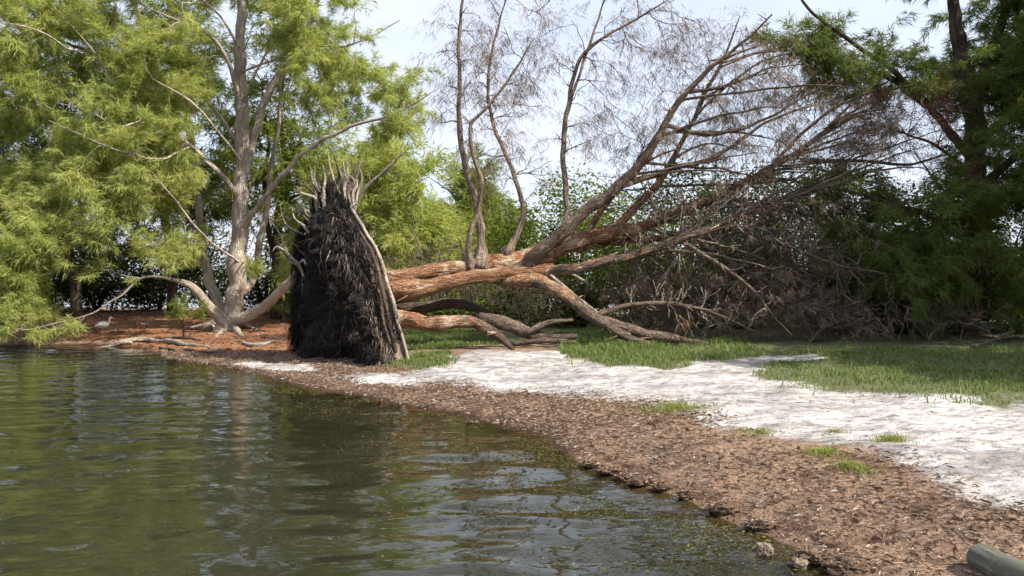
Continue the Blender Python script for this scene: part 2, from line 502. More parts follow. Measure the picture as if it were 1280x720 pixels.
def ground_mat():
    m, nt, out = material('ground_mat')
    pos = nd(nt, 'ShaderNodeNewGeometry').outputs['Position']
    a = attr(nt, 'mask')
    sep = nd(nt, 'ShaderNodeSeparateColor'); nt.links.new(a.outputs['Color'], sep.inputs[0])
    n_edge = noise(nt, pos, 3.0, 6, 0.7)
    n_fine = noise(nt, pos, 26, 5, 0.7)
    n_str = noise(nt, mapping(nt, pos, (0.8, 1.2, 1)), 10, 6, 0.72)
    # weed litter
    wr = ramp(nt, math_(nt, 'ADD', math_(nt, 'MULTIPLY', n_fine, 0.6), math_(nt, 'MULTIPLY', noise(nt, pos, 80, 3, 0.6), 0.4)),
              [(0.30, (0.068, 0.045, 0.032)), (0.5, (0.20, 0.132, 0.09)), (0.70, (0.37, 0.275, 0.20))])
    wr = mixc(nt, maprange(nt, noise(nt, pos, 1.1, 4, 0.6), 0.4, 0.65), wr, mixc(nt, 1.0, wr, (1.25, 1.22, 1.18), 'MULTIPLY'))
    wr = mixc(nt, maprange(nt, noise(nt, mapping(nt, pos, (0.6, 1.5, 1)), 1.5, 5, 0.7, 0.5), 0.50, 0.64), wr, mixc(nt, 1.0, wr, (0.48, 0.42, 0.38), 'MULTIPLY'))
    # sand with a little organic matter, and dappled tree shade painted in grey
    sd = ramp(nt, n_str, [(0.34, (0.15, 0.135, 0.125)), (0.45, (0.42, 0.395, 0.375)), (0.60, (0.60, 0.58, 0.55))])
    sd = mixc(nt, maprange(nt, noise(nt, mapping(nt, pos, (0.5, 1.2, 1)), 1.7, 5, 0.7), 0.42, 0.60), sd, mixc(nt, 1.0, sd, (0.52, 0.50, 0.50), 'MULTIPLY'))
    shade_dapple = noise(nt, mapping(nt, pos, (0.75, 1.2, 1)), 3.6, 8, 0.78, 0.6)
    sd = mixc(nt, maprange(nt, shade_dapple, 0.52, 0.64), sd, (0.17, 0.155, 0.145))
    nl = ramp(nt, n_fine, [(0.3, (0.10, 0.045, 0.024)), (0.55, (0.26, 0.125, 0.065)), (0.75, (0.38, 0.22, 0.13))])
    gr = ramp(nt, n_fine, [(0.3, (0.05, 0.06, 0.025)), (0.65, (0.15, 0.15, 0.075))])
    gr = mixc(nt, maprange(nt, noise(nt, pos, 2.3, 6, 0.75), 0.57, 0.66), gr, (0.24, 0.21, 0.15))
    def fac(ch, k=0.9):
        f = math_(nt, 'ADD', ch, math_(nt, 'MULTIPLY', math_(nt, 'SUBTRACT', n_edge, 0.5), k))
        f = math_(nt, 'ADD', f, math_(nt, 'MULTIPLY', math_(nt, 'SUBTRACT', n_fine, 0.5), 0.5))
        return maprange(nt, f, 0.4, 0.62)
    col = mixc(nt, fac(sep.outputs[2]), wr, nl)
    col = mixc(nt, fac(sep.outputs[0], 1.0), col, sd)
    col = mixc(nt, fac(sep.outputs[1]), col, gr)
    wf = math_(nt, 'ADD', a.outputs['Alpha'], math_(nt, 'MULTIPLY', math_(nt, 'SUBTRACT', n_edge, 0.5), 0.6))
    wf = maprange(nt, wf, 0.3, 0.8)
    bedc = ramp(nt, noise(nt, pos, 5, 5, 0.7), [(0.35, (0.030, 0.030, 0.012)), (0.65, (0.11, 0.095, 0.045))])
    wet_crevice_col = mixc(nt, 1.0, col, (0.24, 0.20, 0.17), 'MULTIPLY')
    col = mixc(nt, wf, col, wet_crevice_col)
    z = nd(nt, 'ShaderNodeSeparateXYZ'); nt.links.new(pos, z.inputs[0])
    col = mixc(nt, maprange(nt, z.outputs[2], -0.03, -0.10), col, bedc)
    h = math_(nt, 'ADD', n_fine, math_(nt, 'ADD', math_(nt, 'MULTIPLY', n_str, 0.7), n_edge))
    b = nd(nt, 'ShaderNodeBsdfPrincipled', ins={'Base Color': col, 'Roughness': 0.92, 'Normal': bump(nt, h, 0.9, 0.03)})
    b.inputs['Specular IOR Level'].default_value = 0.15
    nt.links.new(b.outputs[0], out.inputs[0])
    return m
ground = mb.build('ground', ground_mat())
tag(ground, kind='structure')

# ------------------------------------------------------------------ water
wx = lines([(-1500, -200, 260), (-200, -40, 20), (-40, -14, 0.9), (-14, -7, 0.10), (-7, 3.2, 0.06), (3.2, 20, 1.5), (20, 200, 20), (200, 1501, 260)])
wy = lines([(-300, -20, 40), (-20, 3.6, 1.2), (3.6, 12, 0.05), (12, 22, 0.09), (22, 60, 2), (60, 200, 20), (200, 2600, 300)])
WX, WY = np.meshgrid(wx, wy)
wz = np.zeros_like(WX)
rw = np.random.default_rng(3)
for k in range(60):
    lam = 0.24 * (6.0 ** rw.random())
    th = math.radians(-86 + rw.normal() * 19)          # travelling in towards the shore
    kk = 2 * math.pi / lam
    amp = 0.0020 * lam ** 1.0 * rw.uniform(0.5, 1.4)
    ph = rw.random() * 6.28
    warp = wob(WX, WY, 0.5, 60 + k % 5) * 2.2
    wz += amp * np.sin(kk * (math.cos(th) * WX + math.sin(th) * WY) + ph + warp)
DW = shore_d(WX, WY)
depth = -height_d(WX, WY, DW)
calm = np.clip(-DW / 1.5, 0.12, 1) * np.where((np.abs(WX) < 16) & (WY > 3) & (WY < 23), 1, 0)
wz = wz * calm * (0.75 + 0.5 * wob(WX, WY, 0.35, 71))
mb = MB()
nyy, nxx = WX.shape
ii = np.arange(nyy - 1)[:, None] * nxx + np.arange(nxx - 1)[None]
dn = np.clip(depth, 0, 2)
keep = (DW < 1.0)
ok = (keep[:-1, :-1] | keep[1:, 1:] | keep[1:, :-1] | keep[:-1, 1:]).ravel()
quads = np.stack([ii, ii + 1, ii + nxx + 1, ii + nxx], -1).reshape(-1, 4)[ok]
mb.add(np.stack([WX, WY, wz], -1).reshape(-1, 3), quads=quads, col=np.stack([dn, dn, dn, np.ones_like(dn)], -1).reshape(-1, 4))
def water_mat():
    m, nt, out = material('water_mat')
    pos = nd(nt, 'ShaderNodeNewGeometry').outputs['Position']
    sep = nd(nt, 'ShaderNodeSeparateColor'); nt.links.new(attr(nt, 'mask').outputs['Color'], sep.inputs[0])
    murk = math_(nt, 'SUBTRACT', 1.0, math_(nt, 'POWER', 2.718, math_(nt, 'MULTIPLY', sep.outputs[0], -4.5)))
    mcol = ramp(nt, noise(nt, pos, 0.5, 3, 0.6), [(0.35, (0.017, 0.018, 0.009)), (0.65, (0.028, 0.028, 0.015))])
    body = nd(nt, 'ShaderNodeMixShader', ins={0: murk})
    tr = nd(nt, 'ShaderNodeBsdfTransparent', ins={'Color': (0.80, 0.82, 0.62, 1)})
    df = nd(nt, 'ShaderNodeBsdfDiffuse', ins={'Color': mcol})
    nt.links.new(tr.outputs[0], body.inputs[1]); nt.links.new(df.outputs[0], body.inputs[2])
    rip = mapping(nt, pos, (0.55, 1.25, 1))
    hgt = math_(nt, 'ADD', noise(nt, rip, 7.0, 2, 0.5, 0.6), math_(nt, 'MULTIPLY', noise(nt, rip, 15, 1, 0.4, 0.4), 0.15))
    nb = bump(nt, hgt, 0.30, 0.010)
    fr = nd(nt, 'ShaderNodeFresnel', ins={'IOR': 1.40, 'Normal': nb})
    gl = nd(nt, 'ShaderNodeBsdfGlossy', ins={'Color': (1, 1, 1, 1), 'Roughness': 0.008, 'Normal': nb})
    mx = nd(nt, 'ShaderNodeMixShader')
    nt.links.new(fr.outputs[0], mx.inputs[0]); nt.links.new(body.outputs[0], mx.inputs[1]); nt.links.new(gl.outputs[0], mx.inputs[2])
    nt.links.new(mx.outputs[0], out.inputs[0])
    return m
water = mb.build('water', water_mat())
tag(water, kind='structure')

# ------------------------------------------------------------------ growing trees
def grow(nodes, targets, r, r0=0.03, bend=0.5, rise=0.15, seg=7, rmin=0.004):
    """join every target to the nearest fitting point of the growing skeleton. nodes = [P, T, R]"""
    P, T, R = [list(a) for a in nodes]
    P = np.array(P); T = np.array(T); R = np.array(R)
    paths = []
    base = P[0]
    dmin = np.array([np.min(np.linalg.norm(P - t, axis=1)) for t in targets])
    for t in np.asarray(targets)[np.argsort(dmin)]:
        dv = t - P
        L = np.linalg.norm(dv, axis=1)
        cosn = (dv * T).sum(1) / np.maximum(L, 1e-6)
        cost = L * (1 + 0.55 * (1 - cosn)) + 0.25 * (R < 0.009) + np.maximum(0.25 - L, 0) * 2
        k = int(np.argmin(cost))
        l = L[k]
        if l < 0.12: continue
        u = np.linspace(0, 1, seg)[:, None]
        t0 = nrm(T[k] * 0.5 + nrm(dv[k]) + r.normal(0, 0.18, 3)) * l * (1 + bend * 0.2)
        t1 = nrm(nrm(dv[k]) + np.array([0, 0, rise]) + r.normal(0, 0.25, 3)) * l
        path = (2 * u**3 - 3 * u**2 + 1) * P[k] + (u**3 - 2 * u**2 + u) * t0 + (-2 * u**3 + 3 * u**2) * t + (u**3 - u**2) * t1
        path[1:-1] += r.normal(0, 0.02 * l, (seg - 2, 3))
        ra = min(R[k] * 0.75, r0 * (0.35 + 0.4 * l))
        ra = max(ra, rmin * 1.3)
        rad = np.linspace(ra, max(rmin, ra * 0.28), seg)
        paths.append((path, rad))
        tt = nrm(np.gradient(path, axis=0))
        P = np.vstack([P, path[1:]]); T = np.vstack([T, tt[1:]]); R = np.concatenate([R, rad[1:]])
    return paths, [P, T, R]

def skeleton(limbs):
    P, T, R = [], [], []
    for p, ra in limbs:
        P.append(p); T.append(nrm(np.gradient(p, axis=0))); R.append(ra)
    return [np.vstack(P), np.vstack(T), np.concatenate(R)]

def fill(ells, n, r, thr=0.42, nscale=0.55, seed=0, shell=0.35):
    """clump centres in a set of (centre, radii, weight) ellipsoids, thinned by noise into open and full places"""
    w = np.array([e[2] * e[1][0] * e[1][1] * e[1][2] if len(e) > 2 else e[1][0] * e[1][1] * e[1][2] for e in ells], float)
    w /= w.sum()
    out = []
    while len(out) < n:
        e = ells[r.choice(len(ells), p=w)]
        d = nrm(r.normal(0, 1, 3)) * (r.random() ** shell)
        p = np.asarray(e[0]) + d * np.asarray(e[1])
        if vnoise(p[None], nscale, seed)[0] * 0.7 + vnoise(p[None], nscale * 2.3, seed + 1)[0] * 0.3 > thr and p[2] > 0.45:
            out.append(p)
    return np.array(out)

def plume_templates(k, ntw, nnd, r, flat=0.55):
    """feathery sprays along +x: needle roots and directions"""
    out = []
    for _ in range(k):
        bp, bd = [], []
        for i in range(ntw):
            s = r.random() ** 0.8
            ang = r.normal(0, 0.75)
            dir_ = nrm(np.array([1.0, math.tan(max(-1.2, min(1.2, ang))), r.normal(0, flat)]))
            root = np.array([s * 0.6, 0, 0])
            L = 0.5 * (1 - 0.45 * s) * r.uniform(0.6, 1.1)
            t = np.sort(r.random(nnd))[:, None]
            p = root + dir_ * L * t + np.array([0, 0, -0.16]) * t**2 * L
            d = nrm(dir_ * 0.9 + r.normal(0, 0.55, (nnd, 3)))
            bp.append(p); bd.append(d)
        out.append((np.vstack(bp), np.vstack(bd)))
    return out

def basis(d, r):
    d = nrm(d)
    ref = np.where(np.abs(d[:, 2:3]) < 0.95, np.array([[0, 0, 1.0]]), np.array([[1.0, 0, 0]]))
    y = nrm(np.cross(ref, d)); z = np.cross(d, y)
    a = r.normal(0, 0.5, len(d))[:, None]
    y2 = y * np.cos(a) + z * np.sin(a); z2 = -y * np.sin(a) + z * np.cos(a)
    return d, y2, z2

def sprays(mb, pts, dirs, scales, tmpl, r, nlen=0.16, nwid=0.011, droop=0.45):
    ids = r.integers(0, len(tmpl), len(pts))
    ex, ey, ez = basis(dirs, r)
    for k, (bp, bd) in enumerate(tmpl):
        s = np.where(ids == k)[0]
        if not len(s): continue
        M = np.stack([ex[s], ey[s], ez[s]], 1)                     # rows = local axes
        B = np.einsum('nj,sjk->snk', bp, M) * scales[s][:, None, None] + pts[s][:, None]
        Dd = np.einsum('nj,sjk->snk', bd, M)
        B = B.reshape(-1, 3)
        Dd = nrm(Dd.reshape(-1, 3) + np.array([0, 0, -droop]))
        n = len(B)
        L = (nlen * r.uniform(0.55, 1.25, n))[:, None]
        side = nrm(np.cross(Dd, r.normal(0, 1, (n, 3)))) * (nwid * r.uniform(0.6, 1.3, n))[:, None] * 0.5
        V = np.stack([B - side, B + side, B + Dd * L], 1).reshape(-1, 3)
        mb.add(V, tris=np.arange(3 * n).reshape(-1, 3))

def leaves(mb, pts, r, size=0.1, wid=0.45, up=0.5):
    """small broad leaves, each a folded diamond of two faces"""
    n = len(pts)
    d = nrm(r.normal(0, 1, (n, 3)) * np.array([1, 1, 0.6]))
    nn_ = nrm(r.normal(0, 0.8, (n, 3)) + np.array([0, 0, up]))
    s = nrm(np.cross(d, nn_))
    L = (size * r.uniform(0.6, 1.3, n))[:, None]
    W = L * wid * 0.5
    up_ = np.cross(s, d) * L * 0.12
    V = np.stack([pts, pts + d * L * 0.5 + s * W + up_, pts + d * L, pts + d * L * 0.5 - s * W + up_], 1).reshape(-1, 3)
    i = np.arange(n)[:, None] * 4
    mb.add(V, tris=np.vstack([i + np.array([0, 1, 2]), i + np.array([0, 2, 3])]))

def put_sprays(paths, r, per, dens=1.0, sc=(0.55, 1.0), spread=0.6, outward=None):
    pts, dirs, scl = [], [], []
    for path, rad in paths:
        tt = nrm(np.gradient(path, axis=0))
        m = max(1, int(r.poisson(per)))
        k = np.clip((len(path) - 1) * (1 - r.random(m) ** 1.6 * 0.75), 0, len(path) - 1).astype(int)
        k[0] = len(path) - 1
        d = tt[k] + r.normal(0, spread, (m, 3)) * np.array([1, 1, 0.6])
        pts.append(path[k]); dirs.append(d); scl.append(r.uniform(*sc, m))
    return np.vstack(pts), nrm(np.vstack(dirs)), np.concatenate(scl)

def make_tree(name, label, group, limbs, ells, r, bark, leaf, n_clump, per, tmpl, thr=0.42, nlen=0.17, nwid=0.016, droop=0.45,
              sc=(0.55, 1.0), named=40, r0=0.03, sides=10, nseed=0, cat='tree', rough=0.10, nscale=0.55, rise=0.15, clear=None):
    p0 = limbs[0][0][0]
    root = empty(name, (p0[0], p0[1], float(H(p0[0], p0[1])[0])), label, cat, group)
    for i, (p, ra) in enumerate(limbs):
        mb = MB()
        tube(mb, p, ra, sides if i == 0 else max(6, sides - 2), rough, seed=i, lobes=0.05 if i == 0 else 0.02)
        mb.build('trunk' if i == 0 else 'limb', bark, root)
    targets = fill(ells, n_clump, r, thr, nscale, nseed)
    if clear is not None:
        targets = targets[~((np.abs(targets[:, 0] - clear[0]) < clear[1]) & (targets[:, 1] < clear[2]) & (targets[:, 2] > 2.6))]
    paths, nodes = grow(skeleton(limbs), targets, r, r0, rise=rise)
    order = sorted(range(len(paths)), key=lambda k: -paths[k][1][0] * np.linalg.norm(paths[k][0][-1] - paths[k][0][0]))
    rest = MB()
    for q, k in enumerate(order):
        path, rad = paths[k]
        if q < named:
            mb = MB(); tube(mb, path, rad, 6, 0.05, seed=q); mb.build('branch', bark, root)
        else:
            tube(rest, path[::2], rad[::2], 3, 0, seed=q)
    if rest.n: tag(rest.build('twigs', bark, root), kind='stuff')
    mb = MB()
    pts, dirs, scl = put_sprays(paths, r, per, sc=sc)
    sprays(mb, pts, dirs, scl, tmpl, r, nlen, nwid, droop)
    tag(mb.build('crown', leaf, root, smooth=False), kind='stuff')
    return root

def E(px, py, Y, rx, ry, rz, w=1.0):
    return (at(px, py, Y), (rx, ry, rz), w)

TM = plume_templates(12, 12, 10, np.random.default_rng(21))
TMF = plume_templates(10, 8, 8, np.random.default_rng(22))

bark_pale = bark_mat('pale_bark', (0.33, 0.28, 0.235), (0.62, 0.545, 0.475), (0.76, 0.70, 0.63))
bark_dark = bark_mat('dark_bark', (0.05, 0.038, 0.03), (0.13, 0.10, 0.08), (0.22, 0.18, 0.15))
bark_fallen = bark_mat('fallen_bark', (0.065, 0.050, 0.040), (0.19, 0.15, 0.122), (0.33, 0.275, 0.23), along=0.32,
                       crackk=0.5, peel=((0.20, 0.095, 0.052), (0.45, 0.26, 0.155), (0.64, 0.47, 0.32)))
bark_grey = bark_mat('grey_dead_wood', (0.085, 0.064, 0.048), (0.215, 0.17, 0.132), (0.38, 0.315, 0.25))
bark_twig = bark_mat('bleached_twigs', (0.19, 0.16, 0.135), (0.37, 0.325, 0.28), (0.54, 0.48, 0.42))
bark_stem = bark_mat('pale_stem_bark', (0.14, 0.105, 0.085), (0.37, 0.295, 0.24), (0.56, 0.475, 0.405))
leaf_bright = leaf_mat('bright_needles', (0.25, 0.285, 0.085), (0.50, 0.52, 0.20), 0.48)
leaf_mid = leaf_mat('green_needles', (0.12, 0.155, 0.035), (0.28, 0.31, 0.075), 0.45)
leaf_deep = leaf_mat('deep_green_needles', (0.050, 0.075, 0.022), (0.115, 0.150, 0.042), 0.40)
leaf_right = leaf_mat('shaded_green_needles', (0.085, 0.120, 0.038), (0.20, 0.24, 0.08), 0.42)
leaf_broad = leaf_mat('broad_leaves', (0.07, 0.10, 0.022), (0.19, 0.235, 0.05), 0.4)
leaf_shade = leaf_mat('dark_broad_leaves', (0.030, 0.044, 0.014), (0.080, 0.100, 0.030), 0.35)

# ---- the tall pale-trunked tree on the point
r = np.random.default_rng(101)
Lm = []
Lm.append(limb_pts([(284, 420, 22.5, 0.400), (288, 404, 22.5, 0.320), (293, 380, 22.5, 0.264), (298, 330, 22.5, 0.240), (300, 250, 22.5, 0.212), (302, 170, 22.5, 0.192), (300, 80, 22.5, 0.152), (303, 0, 22.5, 0.120), (307, -90, 22.5, 0.080), (300, -170, 22.4, 0.040)], jitter=0.04))
Lm.append(limb_pts([(301, 235, 22.5, 0.120), (318, 168, 22.7, 0.120), (338, 112, 23, 0.104), (372, 60, 23.1, 0.080), (392, 10, 23.2, 0.064), (412, -70, 23.2, 0.032)], jitter=0.12))
Lm.append(limb_pts([(288, 408, 22.4, 0.192), (322, 388, 21.9, 0.144), (350, 365, 21.4, 0.128), (372, 345, 21.1, 0.112), (410, 300, 20.8, 0.088), (455, 235, 20.6, 0.056), (505, 190, 20.4, 0.024)], jitter=0.08))
Lm.append(limb_pts([(281, 404, 22.4, 0.208), (262, 380, 22.1, 0.136), (240, 358, 21.8, 0.104), (205, 347, 21.4, 0.041), (174, 348, 21, 0.029), (148, 372, 20.4, 0.024), (110, 395, 20, 0.019), (60, 407, 19.6, 0.019), (8, 416, 19.3, 0.010)], jitter=0.10))
Lm.append(limb_pts([(284, 408, 22.7, 0.208), (272, 375, 22.9, 0.160), (258, 330, 23.2, 0.128), (249, 260, 23.4, 0.112), (236, 160, 23.5, 0.088), (218, 50, 23.5, 0.064), (200, -60, 23.4, 0.032)], jitter=0.14))
Lm.append(limb_pts([(291, 400, 22.9, 0.160), (296, 372, 23.3, 0.120), (318, 340, 23.8, 0.104), (330, 270, 24.1, 0.088), (345, 180, 24.2, 0.056), (352, 90, 24.2, 0.032)], jitter=0.14))
Lm.append(limb_pts([(299, 245, 22.4, 0.080), (238, 183, 21.7, 0.052), (182, 148, 21.2, 0.044), (152, 120, 21, 0.040), (126, 76, 20.8, 0.028), (88, 30, 20.6, 0.012)], jitter=0.10))
Lm.append(limb_pts([(299, 125, 22.4, 0.080), (282, 72, 22.0, 0.056), (258, 40, 21.7, 0.044), (212, 20, 21.4, 0.036), (158, -4, 21.2, 0.016)], jitter=0.08))
Lm.append(limb_pts([(301, 290, 22.4, 0.080), (338, 240, 22, 0.068), (380, 190, 21.6, 0.056), (438, 160, 21.3, 0.044), (490, 142, 21.1, 0.032), (545, 112, 20.9, 0.010)], jitter=0.10))
Lm.append(limb_pts([(298, 180, 22.6, 0.064), (240, 110, 22.8, 0.048), (120, 70, 22.4, 0.036), (40, 40, 22, 0.024), (-20, 22, 21.8, 0.010)], jitter=0.12))
for rows in [[(238, 183, 21.7, 0.027), (205, 200, 20.6, 0.024), (160, 190, 20.0, 0.022), (110, 175, 19.6, 0.016), (60, 150, 19.3, 0.007)], [(300, 200, 22.2, 0.033), (262, 150, 21.3, 0.027), (225, 120, 20.7, 0.022), (190, 98, 20.3, 0.011)],
             [(180, 148, 21.2, 0.022), (150, 160, 20.2, 0.019), (110, 140, 19.8, 0.016), (70, 128, 19.6, 0.007)], [(120, 70, 22.2, 0.024), (90, 62, 20.6, 0.022), (55, 42, 20.0, 0.019), (0, 26, 19.6, 0.011)],
             [(300, 60, 22.3, 0.033), (275, 20, 21.6, 0.027), (250, -5, 21.2, 0.022), (225, -40, 21, 0.011)], [(303, 130, 22.4, 0.033), (330, 70, 21.8, 0.027), (352, 30, 21.6, 0.022), (365, -20, 21.5, 0.011)],
             [(302, 330, 22.3, 0.033), (262, 300, 21.4, 0.027), (220, 250, 20.7, 0.022), (190, 215, 20.4, 0.011)], [(303, 90, 22.4, 0.033), (380, 60, 21.6, 0.027), (440, 52, 21.3, 0.022), (500, 25, 21.2, 0.011)]]:
    Lm.append(limb_pts(rows, jitter=0.14))
EL = [E(120, 190, 21.2, 2.6, 1.8, 2.6), E(30, 320, 20.2, 1.7, 1.2, 1.6, 1.5), E(60, 60, 21.5, 2.6, 1.8, 1.8), E(230, 60, 21.6, 2.2, 1.7, 2.0), E(420, 70, 22.0, 2.1, 1.6, 1.7),
      E(470, 130, 21.5, 1.4, 1.2, 0.9), E(180, 280, 21.4, 1.7, 1.3, 1.2), E(25, 375, 19.6, 1.1, 0.8, 0.60, 2.6), E(105, 345, 20.4, 0.9, 0.7, 0.45, 1.5), E(40, 402, 19.3, 1.2, 0.6, 0.42, 4.0), E(330, 330, 22.4, 0.7, 1.0, 0.6, 0.6), E(470, 215, 21, 0.8, 0.8, 0.5, 0.7),
      E(300, -80, 22.3, 4.0, 2.3, 1.9, 0.6), E(-60, 200, 20.8, 1.8, 1.6, 2.5), E(262, 205, 21.2, 0.6, 0.6, 0.9, 0.8), E(110, 280, 20.8, 1.8, 1.2, 0.9, 1.3), E(10, 230, 20.6, 1.6, 1.2, 1.5, 1.2), E(510, 110, 21.3, 0.9, 0.8, 0.6, 1.0), E(225, 330, 21.4, 0.9, 0.8, 0.5, 0.8)]
make_tree('casuarina_tree', 'tall pale-trunked needle-leaved tree with several stems on the shaded point', None, Lm, EL, r, bark_pale, leaf_bright,
          1030, 4.2, TM, thr=0.40, named=110, r0=0.034, sc=(0.45, 0.95), nwid=0.0165, nlen=0.20, clear=(-7.55, 0.75, 22.9), sides=16, nseed=4, rough=0.12)

# surface roots and driftwood at its foot come with the small things below

# ---- trees standing behind
def wild(px, Y, h, cr, r, lean=0.0, stems=1, rt=0.2, first=0.3, nl=7, crown_lo=0.25, base_z=None):
    b = at(px, 400, Y); gz = float(H(b[0], b[1])[0]) - 0.1
    b = np.array([b[0], b[1], gz])
    limbs = []
    for s in range(stems):
        a = r.random() * 6.28
        off = np.array([math.cos(a), math.sin(a), 0]) * (0 if s == 0 else 0.12)
        top = b + np.array([lean + r.normal(0, cr * 0.15) + math.cos(a) * cr * 0.3 * (s > 0), r.normal(0, cr * 0.15), h * (0.86 if s == 0 else r.uniform(0.6, 0.85))])
        n = 9
        u = np.linspace(0, 1, n)[:, None]
        p = (b + off) * (1 - u) + top * u + r.normal(0, 0.10, (n, 3)) * np.sin(u * 3.14) * h * 0.12
        p = catmull(p, max(12, int(h / 0.35)))
        limbs.append((p, np.linspace(rt * (1 if s == 0 else 0.7), 0.03, len(p))))
    main = limbs[0][0]
    for i in range(nl):
        k = int(len(main) * (first + (0.9 - first) * (i + r.random()) / nl)); k = min(k, len(main) - 2)
        a = r.random() * 6.28
        L = cr * r.uniform(0.6, 1.0) * (1.15 - 0.6 * k / len(main))
        end = main[k] + np.array([math.cos(a) * L, math.sin(a) * L, L * r.uniform(0.1, 0.6)])
        mid = (main[k] + end) / 2 + np.array([0, 0, 0.1 * L])
        q = catmull(np.array([main[k], mid, end]), 9)
        limbs.append((q, np.linspace(rt * 0.38 * (1 - 0.6 * k / len(main)) + 0.015, 0.012, 9)))
    ells = []
    for i in range(6):
        f = crown_lo + (1 - crown_lo) * (i + 0.5) / 6
        rr = cr * (1.0 - 0.55 * max(0, (f - 0.45) / 0.55) - 0.25 * max(0, (0.4 - f) / 0.4))
        ells.append((b + np.array([lean * f + r.normal(0, 0.25), r.normal(0, 0.2), h * f]), (rr, rr * 0.85, h * (1 - crown_lo) / 6 * 0.95)))
    return limbs, ells

BT = 'trees standing behind the point and the fallen tree'
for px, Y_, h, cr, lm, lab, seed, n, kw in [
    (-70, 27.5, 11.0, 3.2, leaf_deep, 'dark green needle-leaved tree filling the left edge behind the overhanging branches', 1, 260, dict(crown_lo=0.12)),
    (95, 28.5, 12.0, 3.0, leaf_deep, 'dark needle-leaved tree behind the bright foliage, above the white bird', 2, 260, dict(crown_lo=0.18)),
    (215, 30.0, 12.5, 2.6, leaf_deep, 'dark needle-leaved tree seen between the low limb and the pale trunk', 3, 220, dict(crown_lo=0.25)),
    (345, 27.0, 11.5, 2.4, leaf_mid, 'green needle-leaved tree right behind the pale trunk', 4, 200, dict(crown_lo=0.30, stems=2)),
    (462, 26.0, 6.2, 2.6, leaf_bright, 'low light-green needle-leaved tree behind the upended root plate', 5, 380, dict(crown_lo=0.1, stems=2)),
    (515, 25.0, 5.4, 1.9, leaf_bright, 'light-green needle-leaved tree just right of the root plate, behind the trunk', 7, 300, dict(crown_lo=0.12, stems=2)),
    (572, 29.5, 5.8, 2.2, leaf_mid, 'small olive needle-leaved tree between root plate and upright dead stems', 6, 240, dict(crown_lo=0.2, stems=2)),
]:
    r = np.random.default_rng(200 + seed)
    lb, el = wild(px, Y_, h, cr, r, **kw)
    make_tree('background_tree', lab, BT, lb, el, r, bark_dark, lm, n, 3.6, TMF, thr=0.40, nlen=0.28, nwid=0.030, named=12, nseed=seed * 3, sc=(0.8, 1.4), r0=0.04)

# ---- the shaded tree at the right edge
r = np.random.default_rng(111)
Lr = []
Lr.append(limb_pts([(1206, 440, 18.5, .30), (1210, 400, 18.5, .26), (1214, 320, 18.5, .24), (1219, 230, 18.5, .22), (1220, 150, 18.5, .21), (1208, 90, 18.5, .17), (1196, 30, 18.5, .14), (1188, -40, 18.4, .10), (1180, -130, 18.3, .05)], jitter=0.12))
Lr.append(limb_pts([(1220, 150, 18.5, .16), (1232, 95, 18.6, .14), (1252, 30, 18.7, .11), (1270, -60, 18.7, .07), (1285, -150, 18.7, .03)], jitter=0.12))
Lr.append(limb_pts([(1216, 200, 18.4, .11), (1180, 155, 18.2, .085), (1140, 110, 18, .07), (1100, 75, 17.9, .055), (1055, 45, 17.8, .045), (1005, 5, 17.7, .03), (985, -40, 17.7, .02)], jitter=0.08))
Lr.append(limb_pts([(1160, 132, 18.1, .09), (1115, 100, 18.4, .07), (1060, 80, 18.6, .05), (1000, 62, 18.7, .02)], jitter=0.06))
Lr.append(limb_pts([(1214, 300, 18.4, .10), (1170, 270, 17.6, .08), (1110, 255, 16.9, .06), (1050, 235, 16.5, .02)], jitter=0.1))
Lr.append(limb_pts([(1218, 240, 18.5, .12), (1250, 210, 17.8, .09), (1300, 180, 17.2, .06), (1360, 150, 16.8, .03)], jitter=0.1))
Lr.append(limb_pts([(1214, 340, 18.4, .10), (1240, 320, 17.6, .08), (1290, 310, 16.8, .05), (1330, 320, 16.4, .02)], jitter=0.1))
ER = [E(1245, 50, 18.5, 1.7, 1.6, 1.6, 1.2), E(1090, 70, 18.1, 1.9, 1.2, 0.9, 2.2), E(1005, 40, 17.9, 0.9, 0.8, 0.8, 1.8), E(1150, 290, 17.2, 2.2, 1.3, 1.2, 1.2), E(1060, 235, 16.8, 0.8, 0.7, 0.5, 1.2), E(1270, 250, 17.4, 1.4, 1.4, 2.2, 1.2), E(1330, 100, 17.8, 2.2, 1.8, 2.4),
      E(1230, -90, 18.4, 3.0, 2.0, 1.6, 0.8), E(1170, 20, 18.4, 1.2, 1.0, 0.8, 0.5), E(1240, 370, 17.2, 1.8, 1.2, 0.8, 1.2), E(1130, 350, 17.0, 1.4, 1.0, 0.8, 1.2), E(1265, 150, 17.6, 1.2, 1.2, 1.6, 1.4), E(1180, 110, 18.0, 0.9, 0.8, 0.8, 0.7), E(1060, 20, 18.0, 1.3, 0.9, 0.6, 1.6)]
make_tree('shaded_tree', 'dark needle-leaved tree with a forked trunk at the right edge', None, Lr, ER, r, bark_dark, leaf_right, 680, 4.0, TM, thr=0.42, named=40, sides=14, nseed=9, nwid=0.018, nlen=0.19, clear=(10.75, 0.35, 18.7))

